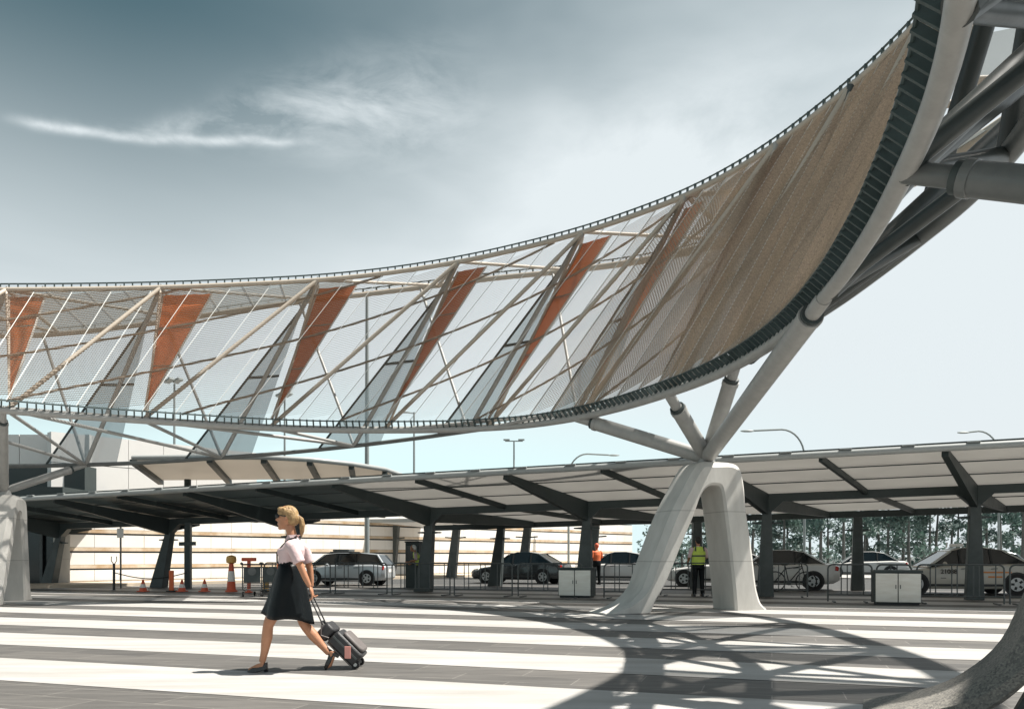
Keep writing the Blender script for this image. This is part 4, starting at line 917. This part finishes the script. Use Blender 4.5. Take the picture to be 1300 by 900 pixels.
MB().box((-.168, -.085, 1.055), (-.160, -.035, 1.125)).build('badge', 'hi_orange', wm)
# shoes
def shoe(prof, y, w):
    m = MB(); rr = []
    for x, z0, z1, k in prof: rr.append([(x, y-w*k, z0), (x, y+w*k, z0), (x, y+w*k*.82, z1), (x, y-w*k*.82, z1)])
    return m.loft(rr)
shoe([(-.475, .0, .018, .35), (-.455, 0, .034, .75), (-.41, .0, .048, 1), (-.36, .004, .055, .95), (-.31, .016, .072, .8), (-.282, .024, .10, .75), (-.268, .03, .10, .6)], -.085, .044).build('shoe', 'shoe', wm, True, bevel=.006)
MB().bar((-.285, -.085, .032), (-.280, -.085, .0), .05, .04, w2=.036, h2=.03, up=(1, 0, 0)).build('shoe_heel', 'shoe', wm)
rs = shoe([(-.475, .0, .018, .35), (-.455, 0, .034, .75), (-.41, .0, .048, 1), (-.36, .004, .055, .95), (-.31, .016, .072, .8), (-.282, .024, .10, .75), (-.268, .03, .10, .6)], 0, .044)
rm = Matrix.Translation((.315, .085, .010)) @ Matrix.Rotation(R(-56), 4, 'Y') @ Matrix.Translation((.455, 0, 0)); rs.v = [tuple(rm @ Vector(v)) for v in rs.v]; rs.build('shoe', 'shoe', wm, True, bevel=.006)
hb = MB().bar((-.285, 0, .032), (-.280, 0, -.03), .05, .04, w2=.036, h2=.03, up=(1, 0, 0)); hb.v = [tuple(rm @ Vector(v)) for v in hb.v]; hb.build('shoe_heel', 'shoe', wm)

# trolley case, tilted behind her
tcx = thing('trolley_case', 'black wheeled trolley case with small bag strapped on top, behind the woman', 'suitcase', (wx+.655, wy+.245, .008))
ang = R(-47); T = Matrix.Rotation(R(43)-R(90)*0, 4, 'Y')
def tc(x, y, z):                                                    # x across thickness, z along the case from wheels up to handle
    ax = Vector((-math.sin(R(45)), 0, math.cos(R(45)))); pr = Vector((math.cos(R(45)), 0, math.sin(R(45)))); return Vector((-.02, 0, .06))+ax*z+pr*x+Vector((0, y, 0))
def tbox(x0, x1, y0, y1, z0, z1, t=1.0):
    m = MB(); m.loft([[tc(x0, y0*t, z0), tc(x1, y0*t, z0), tc(x1, y1*t, z0), tc(x0, y1*t, z0)], [tc(x0, y0, z0+.03), tc(x1, y0, z0+.03), tc(x1, y1, z0+.03), tc(x0, y1, z0+.03)], [tc(x0, y0, z1-.03), tc(x1, y0, z1-.03), tc(x1, y1, z1-.03), tc(x0, y1, z1-.03)], [tc(x0, y0*t, z1), tc(x1*.98, y0*t, z1), tc(x1*.98, y1*t, z1), tc(x0, y1*t, z1)]]); return m
tbox(-.06, .10, -.17, .17, .02, .40, .93).build('shell', 'case', tcx, True, bevel=.02)
tbox(.102, .145, -.14, .14, .05, .34, .8).build('front_pocket', 'case_grey', tcx, True, bevel=.02)
tbox(-.075, -.061, -.16, .16, .03, .39).build('back_panel', 'case_grey', tcx)
for y in (-.172, .172): MB().bar(tc(.03, y, .04), tc(.03, y, .39), .012, .02).build('zip_line', 'galv', tcx)
for y in (-.13, .13):
    wl = MB().lathe([(.015, -.02), (.042, -.02), (.048, 0), (.042, .02), (.015, .02)], (-.045, y, .05), 16, 'Y').build('wheel', 'tyre', tcx, True); MB().lathe([(.02, -.022), (.02, .022)], (-.045, y, .05), 10, 'Y').build('hub', 'rim', wl)
    MB().tube([tc(-.068, y*.55, .34), Vector((-.552, y*.55-.0, .775))], .008, 8).build('handle_rod', 'case', tcx, True)
MB().tube([Vector((-.552, -.075, .775)), Vector((-.558, 0, .782)), Vector((-.552, .075, .775))], .016, 10).build('grip', 'black', tcx, True)
bg_ = tbox(-.09, .08, -.15, .15, .41, .55, .8); bg_.build('top_bag', 'case', tcx, True, bevel=.03)
MB().tube([tc(-.02, -.152, .41), tc(-.06, -.153, .49), tc(.02, -.153, .56)], .008, 6).build('strap', 'case_grey', tcx, True)
MB().tube([tc(.0, -.08, .54), tc(.02, -.05, .60), tc(.02, .05, .60), tc(.0, .08, .54)], .010, 6).build('bag_handle', 'black', tcx, True)
MB().box((-.15, -.19, .12), (-.085, -.183, .25)).build('luggage_tag', 'pink', tcx, bevel=.003)

# --- bystanders
def stander(label, loc, rz, hgt, top, legs, hair, vest=None, lean=0.0, arms=((.05, .9), (.05, .9)), cap=None):
    o = thing('person', label, 'person', loc, rz); k = hgt/1.75; P = lambda x, y, z: (x*k-lean*max(0, z-.9)*k, y*k, z*k-(abs(lean)*.12*max(0, z-.9))*k)
    b = MB(); HC = Vector(P(-.03, 0, 1.62)); head_shape(b, HC, F); limb(b, [P(0, 0, 1.38), P(-.01, 0, 1.45), P(-.02, 0, 1.55)], [.07*k, .056*k, .055*k])
    for s, (ax, az) in zip((-1, 1), arms):
        sh_ = P(0, s*.19, 1.40); el_ = P(.02-ax*.2, s*.27, 1.14); wr = P(-.04-ax, s*.25, az); limb(b, [sh_, el_, wr], [.05*k, .042*k, .028*k]); hand(b, wr, Vector(wr)-Vector(el_), .7, (0, s, 0))
    b.loft([ell(P(0, 0, .95), .11*k, .16*k), ell(P(0, 0, 1.25), .11*k, .17*k), ell(P(0, 0, 1.42), .07*k, .14*k)])
    fuse(b, 'body', 'skin', o, .012, 3)
    t = MB(); t.loft([ell(P(0, 0, .90), .135*k, .185*k), ell(P(0, 0, 1.05), .125*k, .175*k), ell(P(0, 0, 1.25), .135*k, .205*k), ell(P(0, 0, 1.38), .11*k, .20*k), ell(P(0, 0, 1.44), .07*k, .10*k), ell(P(0, 0, 1.47), .062*k, .065*k)])
    for s, (ax, az) in zip((-1, 1), arms): limb(t, [P(0, s*.16, 1.39), P(.0, s*.22, 1.35), P(.02-ax*.2, s*.272, 1.13)], [.07*k, .066*k, .058*k])
    fuse(t, 'shirt', top, o, .012, 3)
    l = MB(); l.loft([ell(P(0, 0, .80), .13*k, .18*k), ell(P(0, 0, .93), .14*k, .19*k), ell(P(0, 0, 1.02), .132*k, .182*k)])
    for s in (-1, 1): limb(l, [P(0, s*.095, .88), P(-.01, s*.11, .50), P(.01, s*.125, .07)], [.10*k, .075*k, .062*k])
    fuse(l, 'trousers', legs, o, .012, 3)
    for s in (-1, 1): MB().loft([ell(P(-.05, s*.13, .0), .14*k, .05*k, n=12), ell(P(-.05, s*.13, .05), .135*k, .048*k, n=12), ell(P(0, s*.13, .10), .07*k, .045*k, n=12)]).build('shoe', 'shoe', o, True)
    hh = MB(); hh.ellipsoid(HC+Vector((.022*k, 0, .035*k)), .105*k, .088*k, .105*k, 14, 9); hh.ellipsoid(HC+Vector((.05*k, 0, -.015*k)), .062*k, .078*k, .075*k, 12, 8); fuse(hh, 'cap' if cap else 'hair', cap or hair, o, .011, 2)
    if vest:
        v = MB(); v.loft([ell(P(0, 0, .93), .150*k, .205*k, n=20), ell(P(0, 0, 1.08), .142*k, .195*k, n=20), ell(P(0, 0, 1.25), .150*k, .218*k, n=20), ell(P(0, 0, 1.37), .125*k, .190*k, n=20), ell(P(0, 0, 1.45), .085*k, .125*k, n=20)], cap=False); vo = v.build('vest', vest, o, True)
        for z0, z1, rx, ry in ((.955, .99, .152, .207), (1.16, 1.205, .151, .212)): MB().loft([ell(P(0, 0, z0), rx*k, ry*k, n=20), ell(P(0, 0, z1), rx*k, ry*k, n=20)], cap=False).build('reflective_band', 'steel_dark' if vest == 'vest' else 'vest_tape', vo)
        for s in (-1, 1): MB().bar(P(.125, s*.13, 1.32), P(.07, s*.12, 1.455), .035*k, .012, up=(1, 0, .3)).build('shoulder_band', 'steel_dark', vo)
    return o
stander('man in yellow hi-vis vest and black trousers with his back turned, by the middle pylon', (5.62, 23.75, .009), R(-82), 1.80, 'shirt', 'skirt', 'hair_dark', 'vest', arms=((.16, .98), (.30, 1.04)))
stander('person in orange hi-vis jacket standing beside the white car', (3.62, 33.6, .009), R(-60), 1.76, 'hi_orange', 'skirt', 'hair_dark', None, arms=((.05, .9), (.2, 1.0)), cap='cone_red')
stander('person in pale cap and yellow vest leaning at the dark booth', (-3.45, 29.6, .009), R(0), 1.66, 'shirt', 'skirt', 'hair_dark', 'vest', lean=.35, arms=((.35, 1.05), (.3, 1.0)), cap='cone_white')
